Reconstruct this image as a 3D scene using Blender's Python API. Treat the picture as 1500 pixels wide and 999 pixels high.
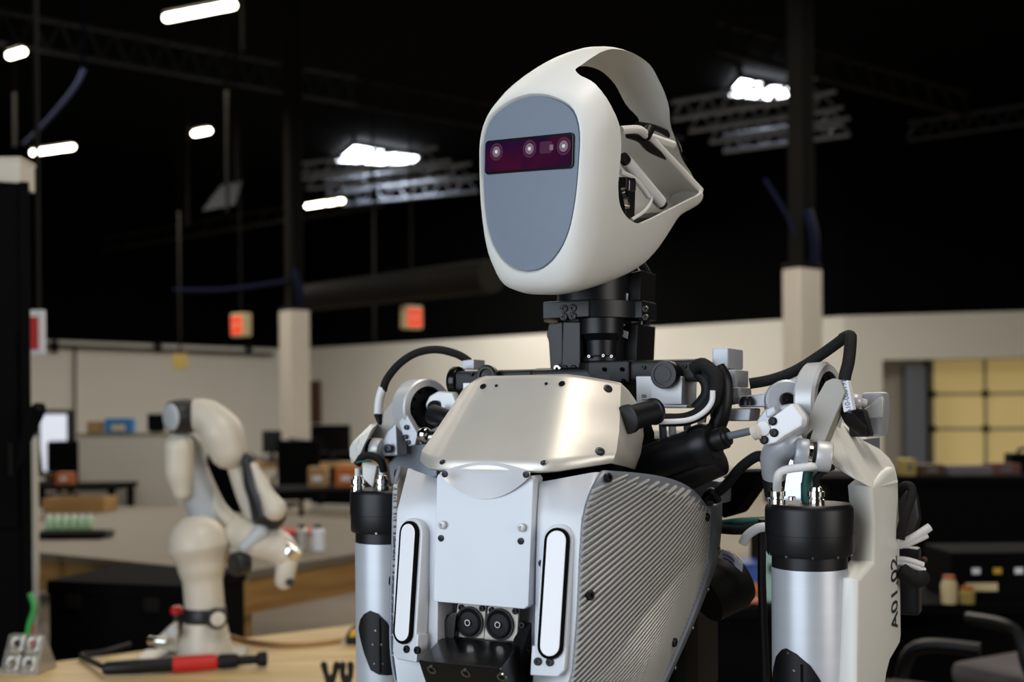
import bpy, bmesh, math, random
from mathutils import Vector, Matrix

for o in list(bpy.data.objects):
    bpy.data.objects.remove(o)
random.seed(4)
SC = bpy.context.scene
COL = SC.collection
rad = math.radians

# ------------------------------------------------------------------ camera
FPX, HZ, ROLL, ZC = 1700.0, 600.0, rad(0.5), 1.35       # focal length in pixels of a 1500 wide frame, horizon row
cam = bpy.data.cameras.new('camera')
cam_ob = bpy.data.objects.new('camera', cam)
COL.objects.link(cam_ob)
cam.sensor_fit = 'HORIZONTAL'
cam.sensor_width = 36.0
cam.lens = 36.0 * FPX / 1500.0
cam.shift_y = (HZ - 499.5) / 1500.0
cam.clip_start, cam.clip_end = 0.02, 200
cam.dof.use_dof = True
cam.dof.focus_distance = 1.27
cam.dof.aperture_fstop = 4.5
cam_ob.matrix_world = Matrix.Translation((0, 0, ZC)) @ Matrix.Rotation(rad(90), 4, 'X') @ Matrix.Rotation(-ROLL, 4, 'Z')
SC.camera = cam_ob

# ------------------------------------------------------------------ world and lights
SC.view_settings.view_transform = 'Standard'
SC.view_settings.look = 'None'
SC.view_settings.gamma = 1.0
SC.view_settings.use_curve_mapping = False
SC.view_settings.exposure = 0.0
world = bpy.data.worlds.new('world')
SC.world = world
world.use_nodes = True
bg = world.node_tree.nodes['Background']
bg.inputs['Color'].default_value = (0.85, 0.92, 1.0, 1)
bg.inputs['Strength'].default_value = 0.02

def area_light(name, loc, target, sx, sy, power, color):
    li = bpy.data.lights.new(name, 'AREA')
    li.shape = 'RECTANGLE'
    li.size, li.size_y, li.energy, li.color = sx, sy, power, color
    ob = bpy.data.objects.new(name, li)
    COL.objects.link(ob)
    ob.location = loc
    d = Vector(target) - Vector(loc)
    ob.rotation_euler = d.to_track_quat('-Z', 'Y').to_euler()
    return ob

area_light('daylight_key', (-2.4, -1.0, 1.8), (0.1, 1.4, 1.4), 3.2, 2.4, 106, (0.80, 0.90, 1.0))  # added key standing in for unseen cool daylight from the front left
area_light('overhead_lamps', (0.9, 1.0, 5.6), (0.3, 1.3, 1.4), 2.4, 1.6, 115, (1.0, 0.92, 0.81))
area_light('side_fill', (5.2, -3.6, 2.4), (0.3, 1.5, 1.4), 4.0, 3.0, 180, (1.0, 0.96, 0.90))  # fill light added to brighten the surfaces facing right
for i, (lx_, ly_, pw) in enumerate(((-3.0, 6.0, 72), (2.0, 8.5, 210), (-6, 14, 220), (4, 14, 270), (-8, 23, 290), (1, 22, 420), (-1, 27, 370), (8, 16, 210))):  # ones by the near column and back wall added to brighten them
    area_light('hall_lamps', (lx_, ly_, 5.5), (lx_, ly_, 0), 5.0, 2.0, pw, (1.0, 0.96, 0.88) if ly_ > 20 and lx_ > -5 else (1.0, 0.92, 0.80))

# ------------------------------------------------------------------ pixel -> place helpers
_c, _s = math.cos(ROLL), math.sin(ROLL)
def ray(px, py):
    u, v = (px - 750.0) / FPX, (HZ - py) / FPX
    return Vector((u * _c + v * _s, 1.0, -u * _s + v * _c))
def Wp(px, py, D):                       # world point seen at px,py at depth D from the camera
    r = ray(px, py) * D
    return Vector((r.x, r.y, r.z + ZC))
def Wz(px, py, z):                       # world point on the level z
    r = ray(px, py)
    return Wp(px, py, (z - ZC) / r.z)
YAW = rad(28)
ROB = Matrix.Translation((0.103, 1.441, 0)) @ Matrix.Rotation(-YAW, 4, 'Z')
ROBI = ROB.inverted()
CAML = ROBI @ Vector((0, 0, ZC))
def Q(px, py, lx=None, ly=None, lz=None, D=None, pl=None):      # robot-local point (x lateral, y back, z height)
    if D is not None:
        return ROBI @ Wp(px, py, D)
    r = ROBI.to_3x3() @ ray(px, py)
    if pl is not None:
        p0, n = Vector(pl[0]), Vector(pl[1])
        return CAML + r * ((p0 - CAML).dot(n) / r.dot(n))
    k, v = (0, lx) if lx is not None else ((1, ly) if ly is not None else (2, lz))
    return CAML + r * ((v - CAML[k]) / r[k])
def V(x, y, z):                          # robot-local with z measured from camera height
    return Vector((x, y, z + ZC))

# ------------------------------------------------------------------ materials
def srgb(h):
    if isinstance(h, str):
        c = [int(h[i:i + 2], 16) / 255 for i in (0, 2, 4)]
        return tuple(((x / 12.92) if x <= 0.04045 else ((x + 0.055) / 1.055) ** 2.4) for x in c)
    return h
MATS = {}
def mat(name, col, rough=0.5, metal=0.0, noise=0.0, nscale=20.0, bump=0.0, emit=None, estr=0.0, trans=0.0, spec=None, stretch=None, coat=0.0, col2=None):
    m = bpy.data.materials.new(name)
    m.use_nodes = True
    nt = m.node_tree
    p = nt.nodes['Principled BSDF']
    c = srgb(col)
    p.inputs['Base Color'].default_value = (*c, 1)
    p.inputs['Roughness'].default_value = rough
    p.inputs['Metallic'].default_value = metal
    if spec is not None: p.inputs['Specular IOR Level'].default_value = spec
    if coat: p.inputs['Coat Weight'].default_value = coat
    if trans: p.inputs['Transmission Weight'].default_value = trans
    if emit is not None:
        p.inputs['Emission Color'].default_value = (*srgb(emit), 1)
        p.inputs['Emission Strength'].default_value = estr
    if noise or bump or col2:
        tc = nt.nodes.new('ShaderNodeTexCoord')
        mp = nt.nodes.new('ShaderNodeMapping')
        nt.links.new(tc.outputs['Object'], mp.inputs['Vector'])
        if stretch: mp.inputs['Scale'].default_value = stretch
        nz = nt.nodes.new('ShaderNodeTexNoise')
        nz.inputs['Scale'].default_value = nscale
        nz.inputs['Detail'].default_value = 5
        nt.links.new(mp.outputs['Vector'], nz.inputs['Vector'])
        rp = nt.nodes.new('ShaderNodeValToRGB')
        c2 = srgb(col2) if col2 else tuple(max(0, x * (1 - noise)) for x in c)
        rp.color_ramp.elements[0].color = (*c2, 1)
        rp.color_ramp.elements[1].color = (*c, 1)
        rp.color_ramp.elements[0].position = 0.3
        rp.color_ramp.elements[1].position = 0.7
        nt.links.new(nz.outputs['Fac'], rp.inputs['Fac'])
        nt.links.new(rp.outputs['Color'], p.inputs['Base Color'])
        if bump:
            b = nt.nodes.new('ShaderNodeBump')
            b.inputs['Strength'].default_value = bump
            b.inputs['Distance'].default_value = 0.002
            nt.links.new(nz.outputs['Fac'], b.inputs['Height'])
            nt.links.new(b.outputs['Normal'], p.inputs['Normal'])
    MATS[name] = m
    return m

mat('white_shell', 'e9e8e3', 0.42, noise=0.03, nscale=8)
mat('face_grey', '7d8797', 0.5, noise=0.03, nscale=60)
mat('sensor_glass', '0d0414', 0.06, coat=1.0)
mat('sensor_red', '4c0c28', 0.1, noise=0.6, nscale=26, col2='150838', coat=1.0)
mat('lens_ring', 'a08090', 0.2, metal=0.3)
mat('lens_dark', '5a3048', 0.08, coat=1.0)
mat('alu_plate', 'dcd6cc', 0.40, metal=0.42, noise=0.08, nscale=14)
mat('alu_panel', 'cfd2d8', 0.46, metal=0.15, noise=0.04, nscale=10)
mat('alu_cast', 'b4b7be', 0.42, metal=0.30, noise=0.08, nscale=30)
mat('alu_light', 'cdcdce', 0.40, metal=0.25, noise=0.05, nscale=30)
mat('alu_tube', 'c4c8cf', 0.40, metal=0.30, noise=0.05, nscale=3, stretch=(1, 1, 30))
mat('alu_dark', '787e88', 0.45, metal=0.35, noise=0.08, nscale=30)
mat('alu_fin', 'b2b0ac', 0.42, metal=0.30, noise=0.05, nscale=40)
mat('alu_warm', 'a9a49b', 0.5, metal=0.12, noise=0.05, nscale=30)
mat('chrome', 'e6e2da', 0.12, metal=1.0)
mat('black_anod', '101115', 0.40, metal=0.1, spec=0.4, noise=0.2, nscale=40)
mat('black_plastic', '0a0a0c', 0.45, spec=0.35)
mat('black_gloss', '0a0a0b', 0.22, spec=0.4)
mat('black_matte', '050506', 0.9, spec=0.1)
mat('rubber', '0d0d10', 0.6, spec=0.3)
mat('braid', '111113', 0.65, spec=0.3, noise=0.5, nscale=900, bump=0.6)
mat('strip_white', 'f2f3f9', 0.35)
mat('screw_dark', '2a2c32', 0.35, metal=0.7)
mat('screw_black', '101216', 0.4, metal=0.5)
mat('screw_steel', '9a9a98', 0.25, metal=1.0)
mat('cable_white', 'e2e2e4', 0.5)
mat('cable_teal', '1f5a50', 0.6)
mat('label_white', 'e6e8ee', 0.6)
mat('ink', '17181c', 0.6)
mat('ink_blue', '3c4a78', 0.6)
mat('speaker_plate', 'cfc8ba', 0.5)
mat('blue_plastic', '2b4c9c', 0.4)
mat('paint_wall', 'cfcabf', 0.8, noise=0.06, nscale=0.6)
mat('paint_black', '030303', 0.95, spec=0.05)
mat('paint_column', 'd6cfc2', 0.75, noise=0.05, nscale=3)
mat('steel_dark', '15130f', 0.75, spec=0.15)
mat('joist_skylit', '8a909a', 0.5, metal=0.3)  # joist steel made lighter to stand in for light from the skylights
mat('steel_joist', '24262c', 0.6, spec=0.3)
mat('concrete', '7c7264', 0.7, noise=0.2, nscale=1.5)
mat('lamp', 'ffffff', 0.5, emit='fff6e0', estr=14)
mat('skylight', 'ffffff', 0.5, emit='eef4ff', estr=14)
mat('plywood', 'e0c690', 0.5, noise=0.0, nscale=3.0, stretch=(1, 12, 1), col2='c2a270')
mat('wood_edge', 'b08850', 0.6, nscale=3.0, stretch=(1, 1, 10), col2='946c3a')
mat('bench_grey', '766c5c', 0.6, noise=0.08, nscale=4)
mat('exit_red', 'd8402a', 0.5, emit='e84a30', estr=0.7)
mat('cream_plastic', 'd9c79a', 0.6)
mat('yellow_sign', 'a8924e', 0.7)
mat('red_plastic', 'c02018', 0.45)
mat('red_cap', 'd01c1c', 0.35)
mat('green_plastic', '5aa858', 0.4, noise=0.6, nscale=18, col2='cfe0c8')
mat('green_cable', '2f9a44', 0.5)
mat('arm_white', 'cfc7b8', 0.42)
mat('arm_grey', 'b7bcc0', 0.4)
mat('arm_black', '1a1a1c', 0.45)
mat('board_glow', 'e8ecf4', 0.4, emit='dfe6f4', estr=0.75)
mat('screen_blue', 'c8d4ff', 0.3, emit='c6d2ff', estr=1.1)
mat('door_pane', 'cbb67e', 0.6, emit='d8bc78', estr=0.26, noise=0.06, nscale=1.0)  # faint emission stands in for daylight through the panes
mat('door_rail', '8f8a76', 0.6)
mat('brown', '4a2c18', 0.7)
mat('cardboard', 'a8865a', 0.75)
mat('blue_box', '2f7fc0', 0.5)
mat('cloth_grey', '6f6a6c', 0.9, spec=0.1)
mat('cloth_rose', '6a4a44', 0.9, spec=0.1)
mat('orange', 'c06a30', 0.6)
mat('peach', 'd08068', 0.6)
mat('pcb', '2b3a2c', 0.5)
mat('blue_tarp', '10162e', 0.7, spec=0.1)
mat('teal_light', '8fb0a8', 0.6)
mat('yellow_tape', 'c8a020', 0.5)
mat('steel_plate', 'b8b4ac', 0.35, metal=0.6)

# ------------------------------------------------------------------ mesh builder
def catmull(pts, n=6):
    pts = [Vector(p) for p in pts]
    if len(pts) < 3: return pts
    out = []
    for i in range(len(pts) - 1):
        p0 = pts[max(0, i - 1)]; p1 = pts[i]; p2 = pts[i + 1]; p3 = pts[min(len(pts) - 1, i + 2)]
        for k in range(n):
            t = k / n
            out.append(0.5 * ((2 * p1) + (p2 - p0) * t + (2 * p0 - 5 * p1 + 4 * p2 - p3) * t * t + (3 * p1 - p0 - 3 * p2 + p3) * t ** 3))
    out.append(pts[-1])
    return out
def frame(axis):
    a = Vector(axis).normalized()
    h = Vector((0, 0, 1)) if abs(a.z) < 0.9 else Vector((1, 0, 0))
    u = a.cross(h).normalized()
    return u, a.cross(u).normalized(), a

class B:
    def __init__(s):
        s.bm = bmesh.new(); s.wn = False
    def merge(s, bm2):
        me = bpy.data.meshes.new('tmp')
        bm2.to_mesh(me); bm2.free()
        s.bm.from_mesh(me)
        bpy.data.meshes.remove(me)
        return s
    def _bev(s, bm2, w, seg=2, edges=None):
        if w > 0:
            s.wn = True
            bmesh.ops.bevel(bm2, geom=edges if edges is not None else bm2.edges[:], offset=w, segments=seg, affect='EDGES', profile=0.5, clamp_overlap=True)
    def box(s, c, size, M=None, bev=0.0, seg=2):
        b2 = bmesh.new()
        bmesh.ops.create_cube(b2, size=1.0)
        bmesh.ops.scale(b2, vec=Vector(size), verts=b2.verts)
        s._bev(b2, bev, seg)
        if M is not None: bmesh.ops.transform(b2, matrix=M.to_4x4(), verts=b2.verts)
        bmesh.ops.translate(b2, vec=Vector(c), verts=b2.verts)
        return s.merge(b2)
    def lathe(s, p0, axis, prof, seg=28, cap=True):      # prof: (distance along axis, radius)
        u, v, a = frame(axis); p0 = Vector(p0)
        b2 = bmesh.new(); rings = []
        for t, r in prof:
            c = p0 + a * t
            rings.append([b2.verts.new(c + (u * math.cos(2 * math.pi * k / seg) + v * math.sin(2 * math.pi * k / seg)) * max(r, 1e-5)) for k in range(seg)])
        for i in range(len(rings) - 1):
            for k in range(seg):
                b2.faces.new((rings[i][k], rings[i][(k + 1) % seg], rings[i + 1][(k + 1) % seg], rings[i + 1][k]))
        if cap:
            b2.faces.new(list(reversed(rings[0]))); b2.faces.new(rings[-1])
        bmesh.ops.recalc_face_normals(b2, faces=b2.faces)
        return s.merge(b2)
    def cyl(s, p0, p1, r0, r1=None, seg=24, bev=0.0):
        p0, p1 = Vector(p0), Vector(p1)
        r1 = r0 if r1 is None else r1
        L = (p1 - p0).length
        if bev > 0:
            k = bev * 0.3
            prof = [(0, r0 - bev), (k, r0 - k), (bev, r0), (L - bev, r1), (L - k, r1 - k), (L, r1 - bev)]
        else:
            prof = [(0, r0), (L, r1)]
        return s.lathe(p0, p1 - p0, prof, seg)
    def tube(s, pts, r, seg=8, n=6, rr=None):
        P = catmull(pts, n)
        R = [r] * len(P)
        if rr:
            R = []
            for i in range(len(P)):
                t = i / (len(P) - 1) * (len(rr) - 1); k = min(int(t), len(rr) - 2)
                f = t - k; f = f * f * (3 - 2 * f)
                R.append(rr[k] * (1 - f) + rr[k + 1] * f)
        b2 = bmesh.new(); rings = []; u = None
        for i, p in enumerate(P):
            t = (P[min(i + 1, len(P) - 1)] - P[max(i - 1, 0)]).normalized()
            if u is None:
                u = frame(t)[0]
            u = (u - t * u.dot(t)).normalized(); w = t.cross(u)
            rings.append([b2.verts.new(p + (u * math.cos(2 * math.pi * k / seg) + w * math.sin(2 * math.pi * k / seg)) * R[i]) for k in range(seg)])
        for i in range(len(rings) - 1):
            for k in range(seg):
                b2.faces.new((rings[i][k], rings[i][(k + 1) % seg], rings[i + 1][(k + 1) % seg], rings[i + 1][k]))
        b2.faces.new(list(reversed(rings[0]))); b2.faces.new(rings[-1])
        bmesh.ops.recalc_face_normals(b2, faces=b2.faces)
        return s.merge(b2)
    def capsule(s, pts, rr, seg=24, n=8):                 # rounded limb of changing radius
        pts = [Vector(p) for p in pts]
        P = catmull(pts, n)
        R = []
        for i in range(len(P)):
            t = i / (len(P) - 1) * (len(rr) - 1); k = min(int(t), len(rr) - 2)
            f = t - k; f = f * f * (3 - 2 * f)
            R.append(rr[k] * (1 - f) + rr[k + 1] * f)
        d0 = (P[0] - P[1]).normalized(); d1 = (P[-1] - P[-2]).normalized()
        pre = [(P[0] + d0 * R[0] * math.sin(a), R[0] * math.cos(a)) for a in (1.5, 1.2, 0.8, 0.4)]
        post = [(P[-1] + d1 * R[-1] * math.sin(a), R[-1] * math.cos(a)) for a in (0.4, 0.8, 1.2, 1.5)]
        A = pre + list(zip(P, R)) + post
        b2 = bmesh.new(); rings = []; u = None
        for i, (p, r) in enumerate(A):
            t = (A[min(i + 1, len(A) - 1)][0] - A[max(i - 1, 0)][0]).normalized()
            if u is None: u = frame(t)[0]
            u = (u - t * u.dot(t)).normalized(); w = t.cross(u)
            rings.append([b2.verts.new(p + (u * math.cos(2 * math.pi * k / seg) + w * math.sin(2 * math.pi * k / seg)) * r) for k in range(seg)])
        for i in range(len(rings) - 1):
            for k in range(seg):
                b2.faces.new((rings[i][k], rings[i][(k + 1) % seg], rings[i + 1][(k + 1) % seg], rings[i + 1][k]))
        b2.faces.new(list(reversed(rings[0]))); b2.faces.new(rings[-1])
        bmesh.ops.recalc_face_normals(b2, faces=b2.faces)
        return s.merge(b2)
    def prism(s, pts, vec, bev=0.0, seg=2):               # polygon pushed along vec
        b2 = bmesh.new()
        vs = [b2.verts.new(Vector(p)) for p in pts]
        f = b2.faces.new(vs)
        r = bmesh.ops.extrude_face_region(b2, geom=[f])
        bmesh.ops.translate(b2, vec=Vector(vec), verts=[e for e in r['geom'] if isinstance(e, bmesh.types.BMVert)])
        bmesh.ops.recalc_face_normals(b2, faces=b2.faces)
        s._bev(b2, bev, seg)
        return s.merge(b2)
    def hull(s, pts, bev=0.0, seg=2):
        b2 = bmesh.new()
        for p in pts: b2.verts.new(Vector(p))
        bmesh.ops.convex_hull(b2, input=b2.verts)
        bmesh.ops.dissolve_limit(b2, angle_limit=0.02, verts=b2.verts, edges=b2.edges)
        bmesh.ops.recalc_face_normals(b2, faces=b2.faces)
        s._bev(b2, bev, seg)
        return s.merge(b2)
    def sphere(s, c, r, scale=(1, 1, 1), seg=20):
        b2 = bmesh.new()
        bmesh.ops.create_uvsphere(b2, u_segments=seg, v_segments=seg // 2, radius=r)
        bmesh.ops.scale(b2, vec=Vector(scale), verts=b2.verts)
        bmesh.ops.translate(b2, vec=Vector(c), verts=b2.verts)
        return s.merge(b2)
    def ring(s, c, axis, ro, ri, h, seg=32, bev=0.0):     # flat washer, h along axis
        k = bev
        u, v, a = frame(axis); c = Vector(c)
        prof = [(0, ri), (0, ro - k), (k, ro), (h - k, ro), (h, ro - k), (h, ri)]
        b2 = bmesh.new(); rings = []
        for t, r in prof:
            rings.append([b2.verts.new(c + a * t + (u * math.cos(2 * math.pi * q / seg) + v * math.sin(2 * math.pi * q / seg)) * r) for q in range(seg)])
        n = len(rings)
        for i in range(n):
            for q in range(seg):
                b2.faces.new((rings[i][q], rings[i][(q + 1) % seg], rings[(i + 1) % n][(q + 1) % seg], rings[(i + 1) % n][q]))
        bmesh.ops.recalc_face_normals(b2, faces=b2.faces)
        return s.merge(b2)
    def grid(s, rows):                                    # rows of points -> quads
        vs = [[s.bm.verts.new(Vector(p)) for p in r] for r in rows]
        for i in range(len(vs) - 1):
            for k in range(len(vs[0]) - 1):
                s.bm.faces.new((vs[i][k], vs[i][k + 1], vs[i + 1][k + 1], vs[i + 1][k]))
        return s
    def mesh(s, name, ang=38, M=None):
        if M is not None: bmesh.ops.transform(s.bm, matrix=M, verts=s.bm.verts)
        me = bpy.data.meshes.new(name)
        s.bm.to_mesh(me); s.bm.free()
        if len(me.polygons):
            me.polygons.foreach_set('use_smooth', [True] * len(me.polygons))
            me.set_sharp_from_angle(angle=rad(ang))
        return me
    def make(s, name, m, parent=None, ang=38, M=None):
        o = link(name, s.mesh(name, ang, M), m, parent)
        if s.wn:
            w = o.modifiers.new('wn', 'WEIGHTED_NORMAL'); w.keep_sharp = True; w.weight = 80
        return o

def link(name, me, m, parent=None):
    ob = bpy.data.objects.new(name, me)
    if m is not None:
        me.materials.clear(); me.materials.append(MATS[m])
    COL.objects.link(ob)
    if parent is not None: ob.parent = parent
    return ob
def solid(ob, t, off=-1):
    md = ob.modifiers.new('solid', 'SOLIDIFY'); md.thickness = t; md.offset = off
    return ob
def tag(o, label, cat, group=None):
    o['label'] = label; o['category'] = cat
    if group: o['group'] = group
    return o
def struct(o):
    o['kind'] = 'structure'
    return o
def thing(name, label, cat, loc=(0, 0, 0), rz=0.0, group=None):
    o = bpy.data.objects.new(name, None)
    COL.objects.link(o)
    o.location = loc; o.rotation_euler = (0, 0, rz); o.empty_display_size = 0.1
    return tag(o, label, cat, group)
def text_mesh(body, size, depth=0.0, bold=0.0):
    cu = bpy.data.curves.new('lettering', 'FONT')
    cu.body = body; cu.size = size; cu.extrude = depth; cu.offset = bold; cu.align_x = 'CENTER'; cu.align_y = 'CENTER'
    ob = bpy.data.objects.new('lettering', cu)
    COL.objects.link(ob)
    dg = bpy.context.evaluated_depsgraph_get()
    me = bpy.data.meshes.new_from_object(ob.evaluated_get(dg))
    bpy.data.objects.remove(ob); bpy.data.curves.remove(cu)
    return me
def axes(o, x, y):                        # matrix with given x and y directions at o
    x = Vector(x).normalized(); z = x.cross(Vector(y)).normalized(); y = z.cross(x)
    M = Matrix.Identity(4)
    for i in range(3):
        M[i][0], M[i][1], M[i][2], M[i][3] = x[i], y[i], z[i], o[i]
    return M

# ------------------------------------------------------------------ the hall
def wall_prism(name, pts, z0, z1, m, thick=0.25):
    b = B()
    for (x0, y0), (x1, y1) in zip(pts[:-1], pts[1:]):
        d = Vector((x1 - x0, y1 - y0, 0)).normalized(); n = Vector((-d.y, d.x, 0)) * thick
        a0, a1 = Vector((x0, y0, z0)), Vector((x1, y1, z0))
        b.prism([a0, a1, a1 + n, a0 + n], (0, 0, z1 - z0))
    return struct(b.make(name, m))

CEIL = 7.0
WT = 3.25
A_, B_ = (-6.75, 35.4), (6.96, 24.3)                # far corner and right-hand corner of the back wall
L_, R_ = (-19.0, 22.7), (16.0, 21.9)
wl = wall_prism('wall_left', [L_, A_], 0, WT, 'paint_wall')
wb = wall_prism('wall_back', [A_, B_], 0, WT, 'paint_wall')
for nm, pts in (('wall_left_upper', [L_, A_]), ('wall_back_upper', [A_, B_]), ('wall_right_upper', [B_, R_])):
    wall_prism(nm, pts, WT, CEIL + 0.8, 'paint_black', 0.3)
struct(B().prism([(-24, -8, 0), (20, -8, 0), (20, 40, 0), (-24, 40, 0)], (0, 0, -0.1)).make('floor', 'concrete'))

def on_wall(px, py, a, b, push=0.0):                # point of a vertical wall line a-b seen at px,py, pushed towards the camera
    r = ray(px, py)
    d = Vector((b[0] - a[0], b[1] - a[1])); n = Vector((-d.y, d.x)).normalized()
    if n.y > 0: n = -n
    t = (a[0] * n.x + a[1] * n.y + push) / (r.x * n.x + r.y * n.y)
    return Vector((r.x * t, r.y * t, r.z * t + ZC))
d3 = Vector((R_[0] - B_[0], R_[1] - B_[1], 0)).normalized()
n3 = Vector((d3.y, -d3.x, 0))                        # towards the camera
if n3.y > 0: n3 = -n3
b3 = Vector((*B_, 0))
def w3(s, z, back=0.0):
    return b3 + d3 * s - n3 * back + Vector((0, 0, z))
s_open = (on_wall(1293, 560, B_, R_) - b3).dot(d3)
s_end = 9.3
z_open = on_wall(1300, 527, B_, R_).z
b = B()
b.prism([w3(0, 0), w3(s_open, 0), w3(s_open, 0, .3), w3(0, 0, .3)], (0, 0, WT))
b.prism([w3(s_open, z_open), w3(s_end, z_open), w3(s_end, z_open, .3), w3(s_open, z_open, .3)], (0, 0, WT - z_open))
wr = struct(b.make('wall_right', 'paint_wall'))
b = B()
b.prism([w3(s_open - .05, 0, .3), w3(s_open, 0, .3), w3(s_open, 0, 1.2), w3(s_open - .05, 0, 1.2)], (0, 0, z_open + .2))
b.prism([w3(s_open - .05, z_open, .3), w3(s_end, z_open, .3), w3(s_end, z_open, 1.2), w3(s_open - .05, z_open, 1.2)], (0, 0, 0.2))
struct(b.make('trim_1', 'paint_column'))
# sectional overhead door: panels with rails
door = struct(bpy.data.objects.new('door_1', None)); COL.objects.link(door)
dback = 0.75
def on3(px, py, back):
    a = (B_[0] - n3.x * back, B_[1] - n3.y * back); c = (R_[0] - n3.x * back, R_[1] - n3.y * back)
    return on_wall(px, py, a, c)
s0 = (on3(1366, 600, dback) - b3).dot(d3); sx = (on3(1443, 600, dback) - b3).dot(d3)
pw = sx - s0
zs = [on3(1400, y, dback).z for y in (684, 628, 577, 524)]
zs = [0.02, zs[0], zs[1], zs[2], zs[3] + .12]
mdl = None
for i in range(4):
    for j in range(3):
        z0, z1 = zs[i] + .02, zs[i + 1] - .02
        a0, a1 = w3(s0 + j * pw + .03, z0, dback), w3(s0 + (j + 1) * pw - .03, z0, dback)
        B().prism([a0, a1, a1 - n3 * .05, a0 - n3 * .05], (0, 0, z1 - z0), bev=.01, seg=1).make('panel', 'door_pane' if i else 'paint_wall', door)
for z in zs[1:4]:
    a0, a1 = w3(s0, z - .03, dback - .03), w3(s0 + 3 * pw, z - .03, dback - .03)
    B().prism([a0, a1, a1 - n3 * .1, a0 - n3 * .1], (0, 0, .06)).make('rail', 'door_rail', door)
for j in range(4):
    a0, a1 = w3(s0 + j * pw - .03, 0, dback - .04), w3(s0 + j * pw + .03, 0, dback - .04)
    B().prism([a0, a1, a1 - n3 * .1, a0 - n3 * .1], (0, 0, zs[4])).make('stile', 'door_rail', door)
    for z in zs[1:4]:
        B().box(w3(s0 + j * pw, z, dback - .07), (.14, .05, .12)).make('hinge', 'steel_dark', door)
a0, a1 = w3(s0 - .16, 0, dback - .08), w3(s0 - .06, 0, dback - .08)
B().prism([a0, a1, a1 - n3 * .1, a0 - n3 * .1], (0, 0, zs[4])).make('track', 'steel_dark', door)
# blank wall behind the rest of the bay
a0, a1 = w3(s_open - .05, 0, 1.0), w3(s_end, 0, 1.0)
struct(B().prism([a0, a1, a1 - n3 * .2, a0 - n3 * .2], (0, 0, 4)).make('wall_bay', 'paint_wall'))
# grey service duct beside the door
p = on3(1340, 690, .45)
B_d = thing('service_duct', 'grey vertical service duct beside the overhead door', 'duct', (p.x, p.y, 0))
B().box((0, 0, 1.15), (.42, .3, 2.1), bev=.02).make('casing', 'alu_dark', B_d)
B().box((0, 0, .05), (.5, .36, .1), bev=.01).make('base', 'steel_dark', B_d)
# ceiling
struct(B().prism([(-24, -8, CEIL + .6), (20, -8, CEIL + .6), (20, 40, CEIL + .6), (-24, 40, CEIL + .6)], (0, 0, 0.1)).make('ceiling', 'paint_black'))
# cable rail along the top of the left wall
p0, p1 = on_wall(48, 505, L_, A_, .2), on_wall(400, 519, L_, A_, .2)
rail = B().tube([p0, p1], .05, 6).make('conduit', 'steel_dark', wl)
for px in (80, 232, 365):
    p = on_wall(px, 508, L_, A_, .1)
    B().box(p, (.12, .2, .3)).make('conduit_clamp', 'steel_dark', rail)
p0, p1 = on_wall(110, 506, L_, A_, .1), on_wall(110, 680, L_, A_, .1)
B().tube([p0, p1], .03, 6).make('conduit', 'steel_dark', wl)

# columns: white boxed foot, dark steel post above
def column(px0, px1, split, ytop, D, label):
    p = Wp((px0 + px1) / 2, ytop, D); r = (px1 - px0) / FPX * D
    t = thing('column', label, 'column', (p.x, p.y, 0), rad(38), group=None)
    w = r / (math.cos(rad(38)) + math.sin(rad(38))) * 1.0
    w = r * (1 - split) / math.cos(rad(38)); w2 = r * split / math.sin(rad(38))
    B().box((0, 0, p.z / 2), (w, w2, p.z), bev=.02).make('boxing', 'paint_column', t)
    b = B()
    for s in (-1, 1):
        b.box((s * .09, 0, (p.z + CEIL) / 2), (.02, .16, CEIL - p.z))
    b.box((0, 0, (p.z + CEIL) / 2), (.18, .02, CEIL - p.z))
    b.make('steel_post', 'steel_dark', t)
    B().box((0, 0, p.z + .02), (w * 1.02, w2 * 1.02, .05), bev=.01).make('cap', 'steel_dark', t)
    bb = B()
    bb.tube([(0.05, -.1, p.z + .05), (.0, -.14, p.z + .3), (-.05, -.1, p.z + .55)], .05, 8)
    bb.make('cable_wrap', 'blue_tarp', t)
    return t
column(1144, 1206, .33, 394, 11.2, 'white boxed column with dark steel post, near the overhead door corner')
column(407, 455, .48, 455, 15.8, 'white boxed column standing behind the white desktop robot arm')

# ceiling fixtures
def lamp_bar(px0, py0, px1, py1, H, label, dang=30, L=1.22):
    a = Wz((px0 + px1) / 2, (py0 + py1) / 2, ZC + H)
    # direction so that both ends land on the seen pixels at this height
    e0, e1 = Wz(px0, py0, ZC + H), Wz(px1, py1, ZC + H)
    d = (e1 - e0); d.z = 0
    ang = math.atan2(d.y, d.x); ln = d.length
    t = thing('ceiling_lamp', label, 'lamp', a, ang, 'strip lamps hung under the ceiling')
    b = B(); b.cyl((-ln / 2, 0, 0), (ln / 2, 0, 0), .042, seg=14, bev=.03); b.make('tube', 'lamp', t)
    B().box((0, 0, .08), (ln, .14, .06), bev=.01).make('housing', 'steel_dark', t)
    for s in (-1, 1):
        B().cyl((s * ln * .38, 0, .13), (s * ln * .38, 0, CEIL + .6 - a.z), .008, seg=6).make('hanger', 'steel_dark', t)
    return t
lamp_bar(240, 27, 344, 7, 4.4, 'long bright strip lamp, the biggest lit one')
lamp_bar(12, 82, 36, 75, 4.4, 'short stub of lit strip lamp near the truss above the black cabinet')
lamp_bar(46, 224, 108, 215, 4.4, 'lit strip lamp hanging above the black cabinet with the white box')
lamp_bar(283, 196, 308, 191, 4.4, 'short lit strip lamp between two hanging pipes')
lamp_bar(448, 302, 503, 294, 4.4, 'lit strip lamp just below the skylight beside the robot head')

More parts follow.
